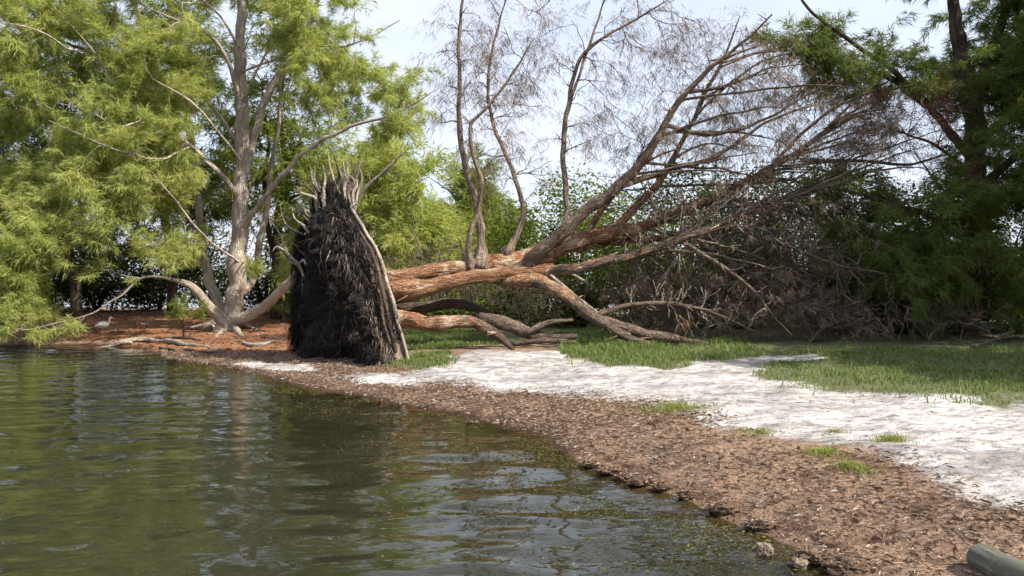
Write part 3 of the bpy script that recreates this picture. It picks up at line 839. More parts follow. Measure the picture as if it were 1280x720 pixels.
# trees of the same wood, on past the right edge, whose shade lies over the grass
for px, Y_, h, cr, lab, seed in [(1560, 19.0, 11.5, 3.3, 'dark needle-leaved tree just past the right edge, beside the forked trunk', 1)]:
    r = np.random.default_rng(300 + seed)
    lb, el = wild(px, Y_, h, cr, r, crown_lo=0.15, rt=0.3)
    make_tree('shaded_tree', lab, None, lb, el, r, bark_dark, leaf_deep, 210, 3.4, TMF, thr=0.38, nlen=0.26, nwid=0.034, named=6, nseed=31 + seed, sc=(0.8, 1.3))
for (x, y, h, cr, lab, seed) in [(12.4, 14.0, 10.5, 3.1, 'needle-leaved tree at the right edge, nearer than the forked trunk', 6), (13.2, 9.6, 10.0, 3.0, 'needle-leaved tree beyond the right edge shading the grass bank', 5)]:
    r = np.random.default_rng(300 + seed)
    lb, el = wild(640 + F * x / y, y, h, cr, r, crown_lo=0.28, rt=0.3)
    make_tree('shaded_tree', lab, None, lb, el, r, bark_dark, leaf_deep, 240, 3.6, TMF, thr=0.36, nlen=0.26, nwid=0.034, named=6, nseed=31 + seed, sc=(0.8, 1.3))

# ---- broad-leaved shrubs: the green wall behind the fallen tree
def shrub(px, Y_, h, w, r, leaf, label, n=5200, size=0.13, group='evergreen shrubs behind the fallen tree'):
    b = at(px, 400, Y_); gz = float(H(b[0], b[1])[0]) - 0.05
    b = np.array([b[0], b[1], gz])
    root = empty('evergreen_shrub', b, label, 'shrub', group)
    limbs = []
    for s in range(5):
        a = r.random() * 6.28
        e = b + np.array([math.cos(a) * w * 0.45, math.sin(a) * w * 0.35, h * r.uniform(0.5, 0.85)])
        m = (b + e) / 2 + np.array([r.normal(0, 0.15), r.normal(0, 0.15), 0.15 * h])
        p = catmull(np.array([b, m, e]), 9)
        limbs.append((p, np.linspace(0.06, 0.015, 9)))
        mb = MB(); tube(mb, p, limbs[-1][1], 6, 0.08, seed=s); mb.build('stem', bark_dark, root)
    t = fill([(b + np.array([0, 0, h * 0.55]), (w, w * 0.7, h * 0.48)), (b + np.array([0.2 * w, 0, h * 0.3]), (w * 0.95, w * 0.7, h * 0.3))], 130, r, 0.40, 0.8, int(px) % 50)
    paths, _ = grow(skeleton(limbs), t, r, 0.03)
    mb = MB()
    for k, (p, ra) in enumerate(paths): tube(mb, p[::2], ra[::2], 3, 0, seed=k)
    tag(mb.build('twigs', bark_dark, root), kind='stuff')
    ends = np.array([p[-1] for p, _ in paths] + [p[4] for p, _ in paths])
    c = ends[r.integers(0, len(ends), n)] + np.clip(r.normal(0, 0.24, (n, 3)), -0.55, 0.55) * np.array([1.2, 1.2, 0.8])
    c[:, 2] = np.maximum(c[:, 2], gz + 0.05)
    mb = MB(); leaves(mb, c, r, size)
    tag(mb.build('crown', leaf, root, smooth=False), kind='stuff')

SH = [(415, 26.0, 2.4, 1.5, leaf_broad, 'sunlit green shrub low behind the root plate, beside the pale tree'),
      (500, 25.0, 2.3, 1.5, leaf_broad, 'green shrub right behind the fallen trunk where it leaves the root plate'),
      (575, 26.5, 3.4, 1.7, leaf_broad, 'green shrub behind the twin upright dead stems'),
      (650, 25.0, 3.6, 1.8, leaf_broad, 'light green shrub behind the middle of the fallen trunk'),
      (720, 26.5, 5.0, 1.9, leaf_broad, 'tall green shrub behind the straight pale upright stem'),
      (785, 24.5, 4.2, 2.0, leaf_broad, 'green shrub behind the fork of the fallen tree'),
      (860, 26.5, 5.2, 2.0, leaf_shade, 'dark shrub behind the long bare limbs of the fallen tree'),
      (930, 24.0, 4.6, 1.9, leaf_shade, 'dark shrub behind the middle of the dead branch tangle'),
      (1005, 25.5, 5.6, 2.0, leaf_shade, 'dark shrub behind the upper end of the dead branch tangle'),
      (1085, 23.0, 4.6, 2.0, leaf_shade, 'dark shrub between the dead branches and the forked trunk'),
      (1170, 23.5, 4.6, 2.0, leaf_shade, 'dark shrub just left of the forked trunk'),
      (1265, 22.5, 4.4, 2.0, leaf_shade, 'dark shrub at the right edge behind the forked trunk'),
      (1040, 19.5, 2.6, 1.5, leaf_shade, 'low dark shrub standing in the dead branch tangle'),
      (1130, 19.0, 2.6, 1.6, leaf_shade, 'low dark shrub at the grass edge left of the forked trunk'),
      (1275, 19.0, 2.8, 1.6, leaf_shade, 'low dark shrub at the grass edge by the right frame edge'),
      (560, 22.5, 1.7, 1.3, leaf_broad, 'low green shrub showing under the fallen trunk beside the root plate'),
      (680, 22.0, 1.6, 1.4, leaf_shade, 'low dark shrub showing under the arch of the descending limb'),
      (820, 21.5, 2.0, 1.4, leaf_shade, 'low dark shrub behind the foot of the dead twig heap'),
      (935, 21.0, 2.2, 1.5, leaf_shade, 'low dark shrub behind the middle of the dead twig heap'),
      (1190, 20.8, 2.4, 1.4, leaf_shade, 'low dark shrub right behind the base of the forked trunk'),
      (30, 31.0, 2.6, 2.4, leaf_shade, 'low dark shrub behind the overhanging branch tips at the far left'),
      (120, 32.0, 2.3, 2.2, leaf_shade, 'low dark shrub behind the white bird'),
      (200, 33.0, 3.2, 2.0, leaf_shade, 'dark shrub seen under the low left limb of the pale tree'),
      (262, 32.0, 3.0, 1.8, leaf_shade, 'dark shrub between the stems at the foot of the pale tree'),
      (385, 30.0, 3.4, 1.8, leaf_broad, 'green shrub seen under the leaning right limb of the pale tree'),
      (60, 33.5, 3.8, 2.2, leaf_shade, 'taller dark shrub behind the overhanging branches at the far left'),
      (330, 31.0, 2.6, 1.8, leaf_shade, 'low dark shrub behind the foot of the pale tree')]
for i, a in enumerate(SH):
    shrub(a[0], a[1], a[2], a[3], np.random.default_rng(400 + i), a[4], a[5], n=9000 if a[2] > 3 else 5600, size=0.14)

# ------------------------------------------------------------------ the fallen tree
r = np.random.default_rng(121)
FT = empty('fallen_tree', (-3.0, 15.6, 0.2), 'uprooted dead tree lying across the bank, black root plate on edge, orange trunk', 'fallen tree')
# root plate: thick ragged half disc standing on edge
A = np.array([-1.98, 14.25]); Bp = np.array([-4.36, 16.55])
ax = (Bp - A) / np.linalg.norm(Bp - A); W = np.linalg.norm(Bp - A)
nf = np.array([-ax[1], ax[0]]); nf = nf if nf[1] < 0 else -nf            # the earthy face, turned to the water
def plate_h(u):      # height of the plate's edge, u = 0 at the near corner
    return np.interp(u, [0, 0.10, 0.20, 0.32, 0.44, 0.57, 0.70, 0.80, 0.90, 0.97, 1.0], [0.15, 0.72, 1.33, 1.98, 2.5, 2.95, 3.25, 3.25, 2.95, 2.6, 2.2])
nu, nv = 90, 110
U, Vv = np.meshgrid(np.linspace(0, 1, nu), np.linspace(0, 1, nv))
gz = 0.08
def plate_side(side):
    hh = plate_h(U) * Vv
    x = A[0] + ax[0] * U * W; y = A[1] + ax[1] * U * W
    z = gz + hh
    lean = 0.03 * hh
    P = np.stack([x, y, z], -1)
    edge = np.minimum(np.minimum(U, 1 - U) * 5, (1 - Vv) * 3.5).clip(0, 1) ** 0.55
    n3 = vnoise(P, 1.6, 41) * 0.5 + vnoise(P, 4.5, 42) * 0.32 + vnoise(P, 11, 43) * 0.22
    if side > 0:
        t = 0.10 + edge * (0.16 + 1.1 * (n3 - 0.45))
    else:
        t = 0.10 + edge * (0.22 + 0.30 * (n3 - 0.45))
    t = t * side - lean * 0.9
    P[..., 0] += nf[0] * t; P[..., 1] += nf[1] * t
    return P
Pf, Pb = plate_side(1), plate_side(-1)
mb = MB()
ii = np.arange(nv - 1)[:, None] * nu + np.arange(nu - 1)[None]
q = np.stack([ii, ii + 1, ii + nu + 1, ii + nu], -1).reshape(-1, 4)
mb.add(Pf.reshape(-1, 3), quads=q)
mb.add(Pb.reshape(-1, 3), quads=q[:, ::-1])
loop = np.concatenate([np.arange(nv) * nu, (nv - 1) * nu + np.arange(1, nu), (np.arange(nv - 2, -1, -1)) * nu + nu - 1])
nb_ = nu * nv
rim = []
LF, LB = Pf.reshape(-1, 3)[loop], Pb.reshape(-1, 3)[loop]
m_ = 7
for k in range(m_):
    f = k / (m_ - 1)
    row = LF * (1 - f) + LB * f
    bulge = math.sin(f * math.pi) * 0.10 + (vnoise(row, 3.0, 51) - 0.5) * 0.16 * math.sin(f * math.pi) * 1.5
    c = np.array([(A[0] + Bp[0]) / 2, (A[1] + Bp[1]) / 2, 1.2])
    row = row + nrm(row - c) * np.atleast_1d(bulge)[:, None]
    rim.append(row)
rim = np.array(rim)
nl_ = len(loop)
jj = np.arange(m_ - 1)[:, None] * nl_ + np.arange(nl_ - 1)[None]
mb2 = MB()
soil_face = plain('black_root_soil', (0.003, 0.0025, 0.002), (0.024, 0.018, 0.014), 9, 0.95, 1.0, dist=0.06)
soil_rim = plain('brown_root_mat', (0.07, 0.05, 0.038), (0.26, 0.20, 0.15), 18, 0.95, 1.0, stretch=(1, 1, 0.22), dist=0.04)
plate = mb.build('root_plate', soil_face, FT)
tag(plate, 'black peaty underside of the root plate')
mb2.add(rim.reshape(-1, 3), quads=np.stack([jj, jj + 1, jj + nl_ + 1, jj + nl_], -1).reshape(-1, 4))
mb2.build('root_mat_edge', soil_rim, plate)
# fine black rootlets hanging off the face, brown ones on the rim
def strands(src, n, r, L, w, outn, drop, mat, name, parent, seglen=3):
    k = r.integers(0, len(src), n)
    p = src[k] + r.normal(0, 0.03, (n, 3))
    d = nrm(np.asarray(outn) * 0.6 + r.normal(0, 0.45, (n, 3)))
    Ls = (L * r.uniform(0.4, 1.4, n))[:, None]
    side = nrm(np.cross(d, r.normal(0, 1, (n, 3)))) * (w * r.uniform(0.5, 1.4, n))[:, None] * 0.5
    mid = p + d * Ls * 0.35 + np.array([0, 0, -drop * 0.35]) * Ls
    tip = mid + nrm(d * 0.3 + np.array([0, 0, -drop]) + r.normal(0, 0.25, (n, 3))) * Ls * 0.7
    mid[:, 2] = np.maximum(mid[:, 2], 0.03); tip[:, 2] = np.maximum(tip[:, 2], 0.02)
    V = np.stack([p - side, p + side, mid + side, mid - side, tip], 1).reshape(-1, 3)
    i = np.arange(n)[:, None] * 5
    mb = MB(); mb.add(V, tris=i + np.array([3, 2, 4]), quads=i + np.array([0, 1, 2, 3]))
    return tag(mb.build(name, mat, parent, smooth=False), kind='stuff')
n3 = np.array([nf[0], nf[1], 0])
rootlet_black = plain('black_rootlets', (0.003, 0.0025, 0.002), (0.022, 0.018, 0.015), 6, 0.8, 0.0)
rootlet_brown = plain('brown_rootlets', (0.07, 0.05, 0.037), (0.27, 0.21, 0.16), 6, 0.9, 0.0)
strands(Pf.reshape(-1, 3), 3600, r, 0.12, 0.018, n3, 0.3, rootlet_black, 'rootlets', FT)
strands(Pf.reshape(-1, 3), 300, r, 0.13, 0.007, n3, 0.3, rootlet_brown, 'rootlets', FT)
edge_sel = ((U < 0.60) & (Vv > 0.84)) | (U < 0.06)
strands(Pf[edge_sel], 900, r, 0.20, 0.011, n3 * 0.5 + np.array([-ax[0], -ax[1], 0]) * 0.5, 1.3, rootlet_brown, 'rootlets', FT)
left_edge = Pf[:, -14:].reshape(-1, 3)
strands(left_edge, 2600, r, 0.42, 0.012, n3 * 0.3 + np.array([ax[0], ax[1], 0]) * 0.9, 1.1, rootlet_black, 'rootlets', FT)
strands(rim[:, :nv].reshape(-1, 3), 3000, r, 0.28, 0.011, np.array([-ax[0], -ax[1], 0]), 1.4, rootlet_brown, 'rootlets', FT)
strands(rim[:, nv + 5:nv + 80].reshape(-1, 3), 1500, r, 0.28, 0.013, np.array([0, 0, 1.1]), -0.5, rootlet_black, 'rootlets', FT)
# pale twisting roots lying on the black face
root_pale = bark_mat('pale_root', (0.26, 0.22, 0.185), (0.50, 0.445, 0.385), (0.70, 0.65, 0.58))
root_mid = bark_mat('brown_root', (0.06, 0.045, 0.035), (0.16, 0.12, 0.095), (0.30, 0.25, 0.20))
for k in range(34):
    u = r.uniform(0.08, 0.95); v = r.uniform(0.25, 0.95)
    n = 9
    uu = np.clip(u + np.cumsum(r.normal(0, 0.022, n)), 0.02, 0.98)
    vv = np.clip(v - np.linspace(0, r.uniform(0.1, 0.35), n) + np.cumsum(r.normal(0, 0.012, n)), 0.03, 0.98)
    p = Pf[(vv * (nv - 1)).astype(int), (uu * (nu - 1)).astype(int)] + n3 * (0.03 + 0.03 * r.random())
    p[1:-1] = (p[:-2] + p[1:-1] * 2 + p[2:]) / 4
    p = catmull(p, 14)
    mb = MB(); tube(mb, p, np.linspace(0.008, 0.003, 14) * r.uniform(0.6, 1.4), 5, 0.1, seed=k)
    mb.build('root', root_pale if k % 3 == 0 else root_mid, FT)
# big roots splayed up from the top and the left of the plate: pixel rows at the plate's depth
ROOTS = []
for k in range(24):                                   # straight broken spikes over the peak
    x0 = r.uniform(396, 442); ln = r.uniform(14, 72) * (1 - abs(x0 - 420) / 60)
    lean = (x0 - 424) * 0.45 + r.normal(0, 6)
    ROOTS.append([(x0, 268, .035), (x0 + lean * 0.35 + r.normal(0, 2), 252 - ln * 0.3, .028), (x0 + lean * 0.7 + r.normal(0, 3), 252 - ln * 0.7, .02), (x0 + lean + r.normal(0, 3), 250 - ln, .008)])
for k in range(11):                                   # thin crooked ones off the far edge
    y0 = 262 + k * 9 + r.normal(0, 5); x0 = 396 - k * 1.6
    ln = r.uniform(14, 54)
    ROOTS.append([(x0, y0, .026), (x0 - ln * 0.35 + r.normal(0, 5), y0 - ln * r.uniform(0, 0.5) + r.normal(0, 5), .02), (x0 - ln * 0.6 + r.normal(0, 5), y0 - ln * r.uniform(0.2, 0.9) + r.normal(0, 6), .014), (x0 - ln * 0.85 + r.normal(0, 4), y0 - ln * r.uniform(0.6, 1.2), .006)])
for k, R_ in enumerate(ROOTS):
    rows = [(a, b, 15.95 + 0.22 * math.sin(k * 2.1) + 0.06 * j * (k % 3 - 1), c) for j, (a, b, c) in enumerate(R_)]
    p, ra = limb_pts(rows, 16, 0.05); ra = ra * 1.25
    mb = MB(); tube(mb, p, ra, 6, 0.15, seed=k)
    mb.build('root', (root_pale, root_pale, bark_grey, root_pale)[k % 4], FT)
# a long pale root running down the lit edge
for k, rows in enumerate([[(440, 262, 15.0, 0.025), (458, 290, 14.85, 0.035), (475, 325, 14.7, 0.035), (490, 370, 14.55, 0.035), (502, 415, 14.4, 0.030), (512, 458, 14.25, 0.025)],
                          [(446, 280, 14.95, .03), (470, 330, 14.6, .04), (484, 385, 14.45, .04), (495, 440, 14.25, .03)],
                          [(470, 310, 14.85, .025), (480, 350, 14.6, .03), (478, 390, 14.4, .03), (488, 430, 14.2, .02)]]):
    p, ra = limb_pts(rows, 26, 0.12)
    mb = MB(); tube(mb, p, ra, 8, 0.2, seed=50 + k); mb.build('root', root_pale if k == 0 else root_mid, FT)

def flimb(spec, peel=(1, 1), jitter=0.10, sides=12, rough=0.12, name='limb', mat=None, extra=None, label=None):
    p, ra = limb_pts(spec, None, jitter)
    mb = MB()
    tube(mb, p, ra, sides, rough, seed=len(FL), col=np.linspace(peel[0], peel[1], len(p)), lobes=0.05)
    if extra:
        for sp, pl in extra:
            p2, r2 = limb_pts(sp, None, jitter)
            tube(mb, p2, r2, sides, rough, seed=len(FL) + 7, col=np.linspace(pl[0], pl[1], len(p2)), lobes=0.10)
    o = mb.build(name, mat or bark_fallen, FT)
    if label: o['label'] = label
    FL.append((p, ra))
    return o
FL = []
flimb([(430, 358, 15.7, .30), (480, 360, 15.9, .19), (540, 356, 16.2, .155), (600, 347, 16.6, .145), (650, 342, 16.9, .165), (690, 340, 17.1, .17)], (1, 0.75), 0.06, 30, 0.26, 'trunk',
      extra=[([(430, 340, 15.9, .26), (490, 345, 16.1, .13), (540, 339, 16.5, .135), (590, 332, 16.9, .15), (640, 328, 17.2, .185), (690, 318, 17.4, .18)], (1, 0.95))])
flimb([(625, 346, 17.0, .14), (658, 333, 16.95, .17), (690, 302, 16.8, .14), (730, 264, 16.8, .12), (770, 236, 16.8, .112), (800, 206, 16.8, .10), (830, 156, 16.8, .075), (860, 115, 16.8, .058), (900, 75, 16.8, .042), (935, 45, 16.8, .028), (965, 18, 16.8, .015)], (0.25, 0.1))
flimb([(660, 330, 17.3, .22), (700, 310, 17.5, .20), (760, 292, 17.6, .16), (800, 284, 17.6, .13), (850, 264, 17.6, .11), (900, 243, 17.6, .09), (960, 212, 17.6, .07), (1020, 172, 17.6, .05), (1092, 125, 17.6, .015)], (0.9, 0.0))
flimb([(670, 345, 17, 0.119), (730, 333, 16.8, 0.106), (790, 319, 16.7, 0.093), (850, 302, 16.6, 0.085), (900, 281, 16.6, 0.072), (960, 256, 16.6, 0.055), (1030, 236, 16.6, 0.034), (1105, 208, 16.6, 0.010)], (0.55, -0.1))
flimb([(630, 347, 16.9, .19), (680, 355, 16.8, .16), (712, 373, 16.6, .145), (742, 396, 16.3, .125), (772, 416, 16.0, .10), (800, 427, 15.8, .075), (834, 438, 15.6, .04)], (0.75, -0.1), 0.05)
flimb([(745, 398, 16.35, .12), (790, 411, 16.3, .11), (840, 424, 16.2, .09), (885, 430, 16.1, .05)], (0.2, 0.35))
flimb([(600, 336, 16.9, 0.153), (601, 300, 17, 0.082), (597, 266, 17, 0.075), (588, 228, 17, 0.068), (577, 180, 17, 0.058), (573, 120, 17, 0.048), (572, 60, 17.1, 0.037), (578, 0, 17.1, 0.031), (590, -60, 17.1, 0.014)], (0.65, 0.0), 0.10, mat=bark_stem)
flimb([(588, 338, 16.8, 0.102), (586, 300, 16.7, 0.058), (598, 262, 16.7, 0.051), (600, 225, 16.6, 0.048), (586, 165, 16.6, 0.037), (612, 130, 16.6, 0.031), (640, 95, 16.6, 0.024), (665, 52, 16.6, 0.010)], (0.4, 0.0), 0.06, mat=bark_stem)
flimb([(632, 322, 17.2, 0.108), (650, 284, 17.3, 0.058), (652, 252, 17.3, 0.052), (634, 202, 17.4, 0.046), (616, 152, 17.4, 0.039), (611, 100, 17.5, 0.033), (622, 40, 17.5, 0.023), (640, -30, 17.5, 0.010)], (0.4, 0.1), 0.08, mat=bark_stem)
flimb([(690, 306, 17.6, 0.082), (709, 272, 17.8, 0.068), (707, 235, 17.8, 0.065), (705, 190, 17.8, 0.058), (712, 132, 17.8, 0.054), (722, 84, 17.8, 0.044), (748, 54, 17.8, 0.034), (792, 25, 17.8, 0.024), (838, -2, 17.8, 0.014)], (0.2, 0.45), 0.10, mat=bark_stem)
flimb([(714, 122, 17.8, 0.038), (732, 74, 17.9, 0.032), (745, 35, 17.9, 0.025), (762, -25, 17.9, 0.010)], (0.4, 0.4), 0.06, mat=bark_stem)
flimb([(735, 296, 17.6, .085), (748, 268, 17.5, .07), (765, 248, 17.4, .05), (790, 214, 17.3, .03), (806, 180, 17.3, .01)], (0.8, 0.3), 0.05)
flimb([(760, 294, 17.7, .11), (790, 262, 17.9, .09), (822, 228, 18, .075), (850, 180, 18, .06), (880, 120, 18, .045), (905, 70, 18, .03), (925, 20, 18, .01)], (0.75, 0.2), 0.08)
flimb([(720, 310, 17.6, .10), (770, 302, 17.9, .09), (830, 298, 18.2, .08), (900, 296, 18.4, .05), (980, 270, 18.6, .02)], (0.75, 0.3), 0.06)
flimb([(688, 344, 16.7, .035), (720, 370, 16.6, .032), (752, 394, 16.5, .028)], (0, 0), 0.02, 7, mat=root_pale, label='thin bleached pole leaning off the trunk')
flimb([(705, 338, 17.2, .05), (735, 354, 17.0, .035)], (0, 0), 0.02, 7, mat=root_pale)
# second, lower stem of the same root plate
flimb([(455, 392, 15.5, .24), (505, 398, 15.7, .17), (550, 403, 15.9, .145), (588, 402, 16.0, .125), (614, 415, 15.9, .11), (642, 437, 15.6, .045)], (1, 0.25), 0.06, 14, label='low snapped orange stem resting on the sand')
flimb([(598, 396, 16.1, .10), (625, 403, 16.2, .13), (655, 415, 16.2, .14), (685, 423, 16.2, .10), (722, 420, 16.2, .05)], (0.15, 0.35), 0.08)
flimb([(655, 418, 16.1, .07), (686, 404, 16.1, .055), (716, 400, 16.2, .03)], (0.2, 0.5), 0.03, 8, mat=bark_grey)
flimb([(480, 384, 16.5, .16), (530, 384, 16.8, .14), (575, 380, 17.0, .12), (618, 394, 17.1, .07)], (0, 0), 0.06, 10, mat=bark_dark)
flimb([(640, 430, 15.9, .05), (680, 426, 15.9, .05), (720, 428, 15.8, .03)], (0.2, 0), 0.05, 8)
# more long bare limbs inside the tangle
for rows in [[(800, 284, 17.6, .06), (870, 300, 17.2, .05), (930, 335, 16.9, .04), (1000, 380, 16.6, .02)], [(850, 302, 16.6, .05), (900, 330, 16.3, .04), (950, 375, 16.1, .03), (990, 420, 15.9, .015)],
             [(900, 243, 17.6, .05), (960, 262, 17.3, .04), (1030, 268, 17.1, .03), (1120, 262, 16.9, .012)], [(830, 156, 16.8, .05), (880, 165, 16.7, .045), (950, 150, 16.6, .03), (1040, 100, 16.5, .01)],
             [(770, 236, 16.8, .06), (830, 215, 16.7, .05), (890, 195, 16.6, .04), (960, 150, 16.6, .03), (1030, 128, 16.6, .01)], [(860, 115, 16.8, .04), (900, 110, 16.9, .035), (960, 85, 17, .02), (1010, 80, 17, .008)],
             [(900, 281, 16.6, .05), (960, 300, 16.5, .04), (1040, 330, 16.4, .03), (1120, 345, 16.3, .01)], [(740, 395, 16.3, .06), (800, 380, 16.4, .05), (880, 390, 16.3, .035), (960, 420, 16.1, .012)],
             [(1000, 200, 17.6, .05), (1060, 200, 17.4, .04), (1130, 205, 17.2, .03), (1200, 190, 17.0, .01)], [(960, 212, 17.5, .04), (1010, 160, 17.3, .035), (1080, 118, 17.1, .025), (1145, 105, 17, .01)]]:
    flimb(rows, (0.1, 0), 0.12, 8, mat=bark_grey)

for k in range(46):
    src = FL[(1, 2, 3, 3, 2, 12)[k % 6]]
    i0 = int(len(src[0]) * r.uniform(0.25, 0.85))
    p0 = src[0][i0]
    d0 = nrm(np.array([1.0, r.normal(-0.05, 0.3), r.normal(0.28, 0.42)]))
    L = r.uniform(1.6, 3.8)
    d1 = nrm(d0 + np.array([0.2, r.normal(0, 0.15), r.normal(-0.25, 0.25)]))
    q3 = p0 + d0 * L * 0.5 + d1 * L * 0.5
    q3[2] = max(q3[2], 0.4)
    P4 = np.vstack([np.append(p0, min(src[1][i0] * 0.7, 0.034)), np.append(p0 + d0 * L * 0.3, 0.026), np.append(p0 + d0 * L * 0.5 + d1 * L * 0.12, 0.02), np.append(q3, 0.006)])
    S4 = catmull(P4, 24)
    S4[:, :3] += (np.stack([vnoise(S4[:, :3], 2.4, 100 + k * 3 + c_) for c_ in (0, 1, 2)], -1) - 0.5) * 0.16 * np.linspace(0, 1, 24)[:, None]
    mb = MB(); tube(mb, S4[:, :3], np.maximum(S4[:, 3], 0.006), 7, 0.1, seed=k); mb.build('limb', bark_grey, FT)
    FL.append((S4[:, :3], S4[:, 3]))
# torn strips of bark lifting off the trunk and the thick limbs
src_p = np.vstack([p_ + nrm(r.normal(0, 1, p_.shape)) * ra_[:, None] for p_, ra_ in (FL[0], FL[0], FL[0], FL[1], FL[2], FL[3], FL[4], FL[4], FL[16]) for _ in range(3)])
def strips(n):
    k = r.integers(0, len(src_p), n)
    p = src_p[k] + r.normal(0, 0.03, (n, 3))
    d = nrm(np.array([1, 0.35, 0.1]) * r.choice([-1, 1], (n, 1)) + r.normal(0, 0.3, (n, 3)))
    L = r.uniform(0.08, 0.3, (n, 1)); w = nrm(np.cross(d, r.normal(0, 1, (n, 3)))) * r.uniform(0.006, 0.018, (n, 1))
    e = p + d * L + np.array([0, 0, -0.25]) * L * r.random((n, 1))
    V = np.stack([p - w, p + w, e + w * 0.4, e - w * 0.4], 1).reshape(-1, 3)
    c = np.repeat(r.random(n), 4)[:, None]
    mb = MB(); mb.add(V, quads=np.arange(4 * n).reshape(-1, 4), col=np.hstack([c, c, c, np.ones_like(c)]))
    tag(mb.build('bark_strips', flake_mat('bark_strip_mat', [(0.0, (0.08, 0.045, 0.03)), (0.5, (0.24, 0.14, 0.09)), (1.0, (0.46, 0.34, 0.24))]), FT, smooth=False), kind='stuff')
strips(650)
EF = [E(900, 320, 17.3, 2.8, 1.3, 1.6, 1.5), E(850, 230, 17.2, 2.0, 1.2, 1.4, 1.0), E(980, 250, 17.2, 2.2, 1.3, 1.5, 1.5), E(1050, 190, 17.2, 1.6, 1.0, 0.9, 1.0), E(900, 110, 17.2, 1.9, 1.0, 1.4, 0.8),
      E(980, 120, 17.2, 1.5, 1.0, 1.0, 0.9), E(760, 120, 17.6, 1.5, 1.0, 2.2, 0.38), E(600, 90, 17.1, 1.1, 0.9, 2.0, 0.9), E(660, 60, 17.4, 1.0, 0.9, 1.6, 0.45), E(800, 40, 17.6, 1.4, 0.9, 1.2, 0.4), E(940, 395, 16.6, 2.2, 1.0, 0.8, 1.3), E(1080, 380, 16.8, 1.6, 1.0, 1.0, 1.0), E(640, 200, 17.2, 0.9, 0.7, 1.0, 0.5)]
tg = np.vstack([fill(EF, 2000, r, 0.33, 0.8, 77, 0.4), fill([E(900, 330, 16.9, 2.6, 0.9, 1.4), E(1000, 290, 16.8, 1.9, 0.9, 1.4), E(850, 380, 16.7, 1.6, 0.7, 0.8)], 750, r, 0.30, 0.8, 79, 0.4)])
paths, _ = grow(skeleton(FL), tg, r, 0.034, rise=-0.05, rmin=0.007)
order = sorted(range(len(paths)), key=lambda k: -paths[k][1][0] * np.linalg.norm(paths[k][0][-1] - paths[k][0][0]))
rest = MB()
for q_, k in enumerate(order):
    if q_ < 200:
        mb = MB(); tube(mb, paths[k][0], paths[k][1], 6, 0.06, seed=q_); mb.build('branch', bark_grey, FT)
    else:
        lo_ = paths[k][0][-1][2] < 4.0 and paths[k][0][-1][0] > 2.0
        tube(rest, paths[k][0], paths[k][1] * (1.45 if lo_ else 1.0), 3, 0, seed=q_)
tag(rest.build('twigs', bark_twig, FT), kind='stuff')
dead_needles = plain('dead_needles', (0.10, 0.070, 0.048), (0.26, 0.19, 0.135), 3, 0.9, 0.0)
dead_red = plain('rusty_dead_needles', (0.09, 0.045, 0.03), (0.22, 0.12, 0.08), 3, 0.9, 0.0)
lowp = [p for p in paths if p[0][-1][2] < 4.3 and p[0][-1][0] > 1.0]
highp = [p for p in paths if not (p[0][-1][2] < 4.3 and p[0][-1][0] > 1.0)]
qa = put_sprays(highp, r, 2.6, sc=(0.6, 1.15), spread=0.5); qb = put_sprays(lowp[::5], r, 0.5, sc=(0.5, 0.9), spread=0.6)
pts, dirs, scl = [np.concatenate([a_, b_]) for a_, b_ in zip(qa, qb)]
TD = plume_templates(8, 6, 4, np.random.default_rng(23), 0.5)
mb = MB(); sprays(mb, pts, dirs, scl, TD, r, 0.20, 0.009, 1.1)
tag(mb.build('dead_sprays', dead_needles, FT, smooth=False), kind='stuff')

# dead brush heaped under and beyond the crown
def brush(label, ells, n, seed, mat, stems):
    r = np.random.default_rng(seed)
    lb = [limb_pts(s, None, 0.1) for s in stems]
    p0 = lb[0][0][0]
    root = empty('dead_brush', (p0[0], p0[1], max(0.0, float(H(p0[0], p0[1])[0]))), label, 'brushwood', 'heaps of dead brush beside the fallen crown')
    for k, (p, ra) in enumerate(lb):
        mb = MB(); tube(mb, p, ra, 7, 0.1, seed=k); mb.build('branch', bark_grey, root)
    paths, _ = grow(skeleton(lb), fill(ells, n, r, 0.34, 0.9, seed, 0.4), r, 0.025, rise=0.0)
    mb = MB()
    for k, (p, ra) in enumerate(paths): tube(mb, p, ra * 1.5, 3, 0, seed=k)
    tag(mb.build('twigs', bark_twig, root), kind='stuff')
    pts, dirs, scl = put_sprays(paths, r, 1.6 if mat is dead_red else 0.3, sc=(0.4, 0.8))
    mb = MB(); sprays(mb, pts, dirs, scl, TD, r, 0.2, 0.010, 0.5)
    tag(mb.build('dead_sprays', mat, root, smooth=False), kind='stuff')
brush('dense heap of grey dead twigs on the grass edge under the fallen crown', [E(900, 385, 17.6, 2.4, 0.9, 0.9), E(830, 370, 18, 1.6, 0.8, 0.9)], 420, 501, dead_needles,
      [[(870, 440, 16.8, .05), (890, 400, 17.2, .04), (930, 360, 17.6, .02)], [(930, 438, 16.8, .04), (900, 410, 17.2, .03), (860, 370, 17.6, .015)]])
brush('dark heap of dead twigs low on the grass edge in front of the forked trunk', [E(1080, 400, 16.8, 2.0, 0.8, 0.6), E(1010, 370, 17.2, 1.4, 0.8, 1.0), E(1200, 415, 16.6, 1.6, 0.7, 0.4)], 380, 502, dead_needles,
      [[(1000, 440, 16.4, .04), (1040, 405, 16.7, .035), (1090, 370, 17.0, .02)], [(1275, 420, 16.0, .03), (1200, 428, 16.3, .03), (1130, 436, 16.5, .02)]])
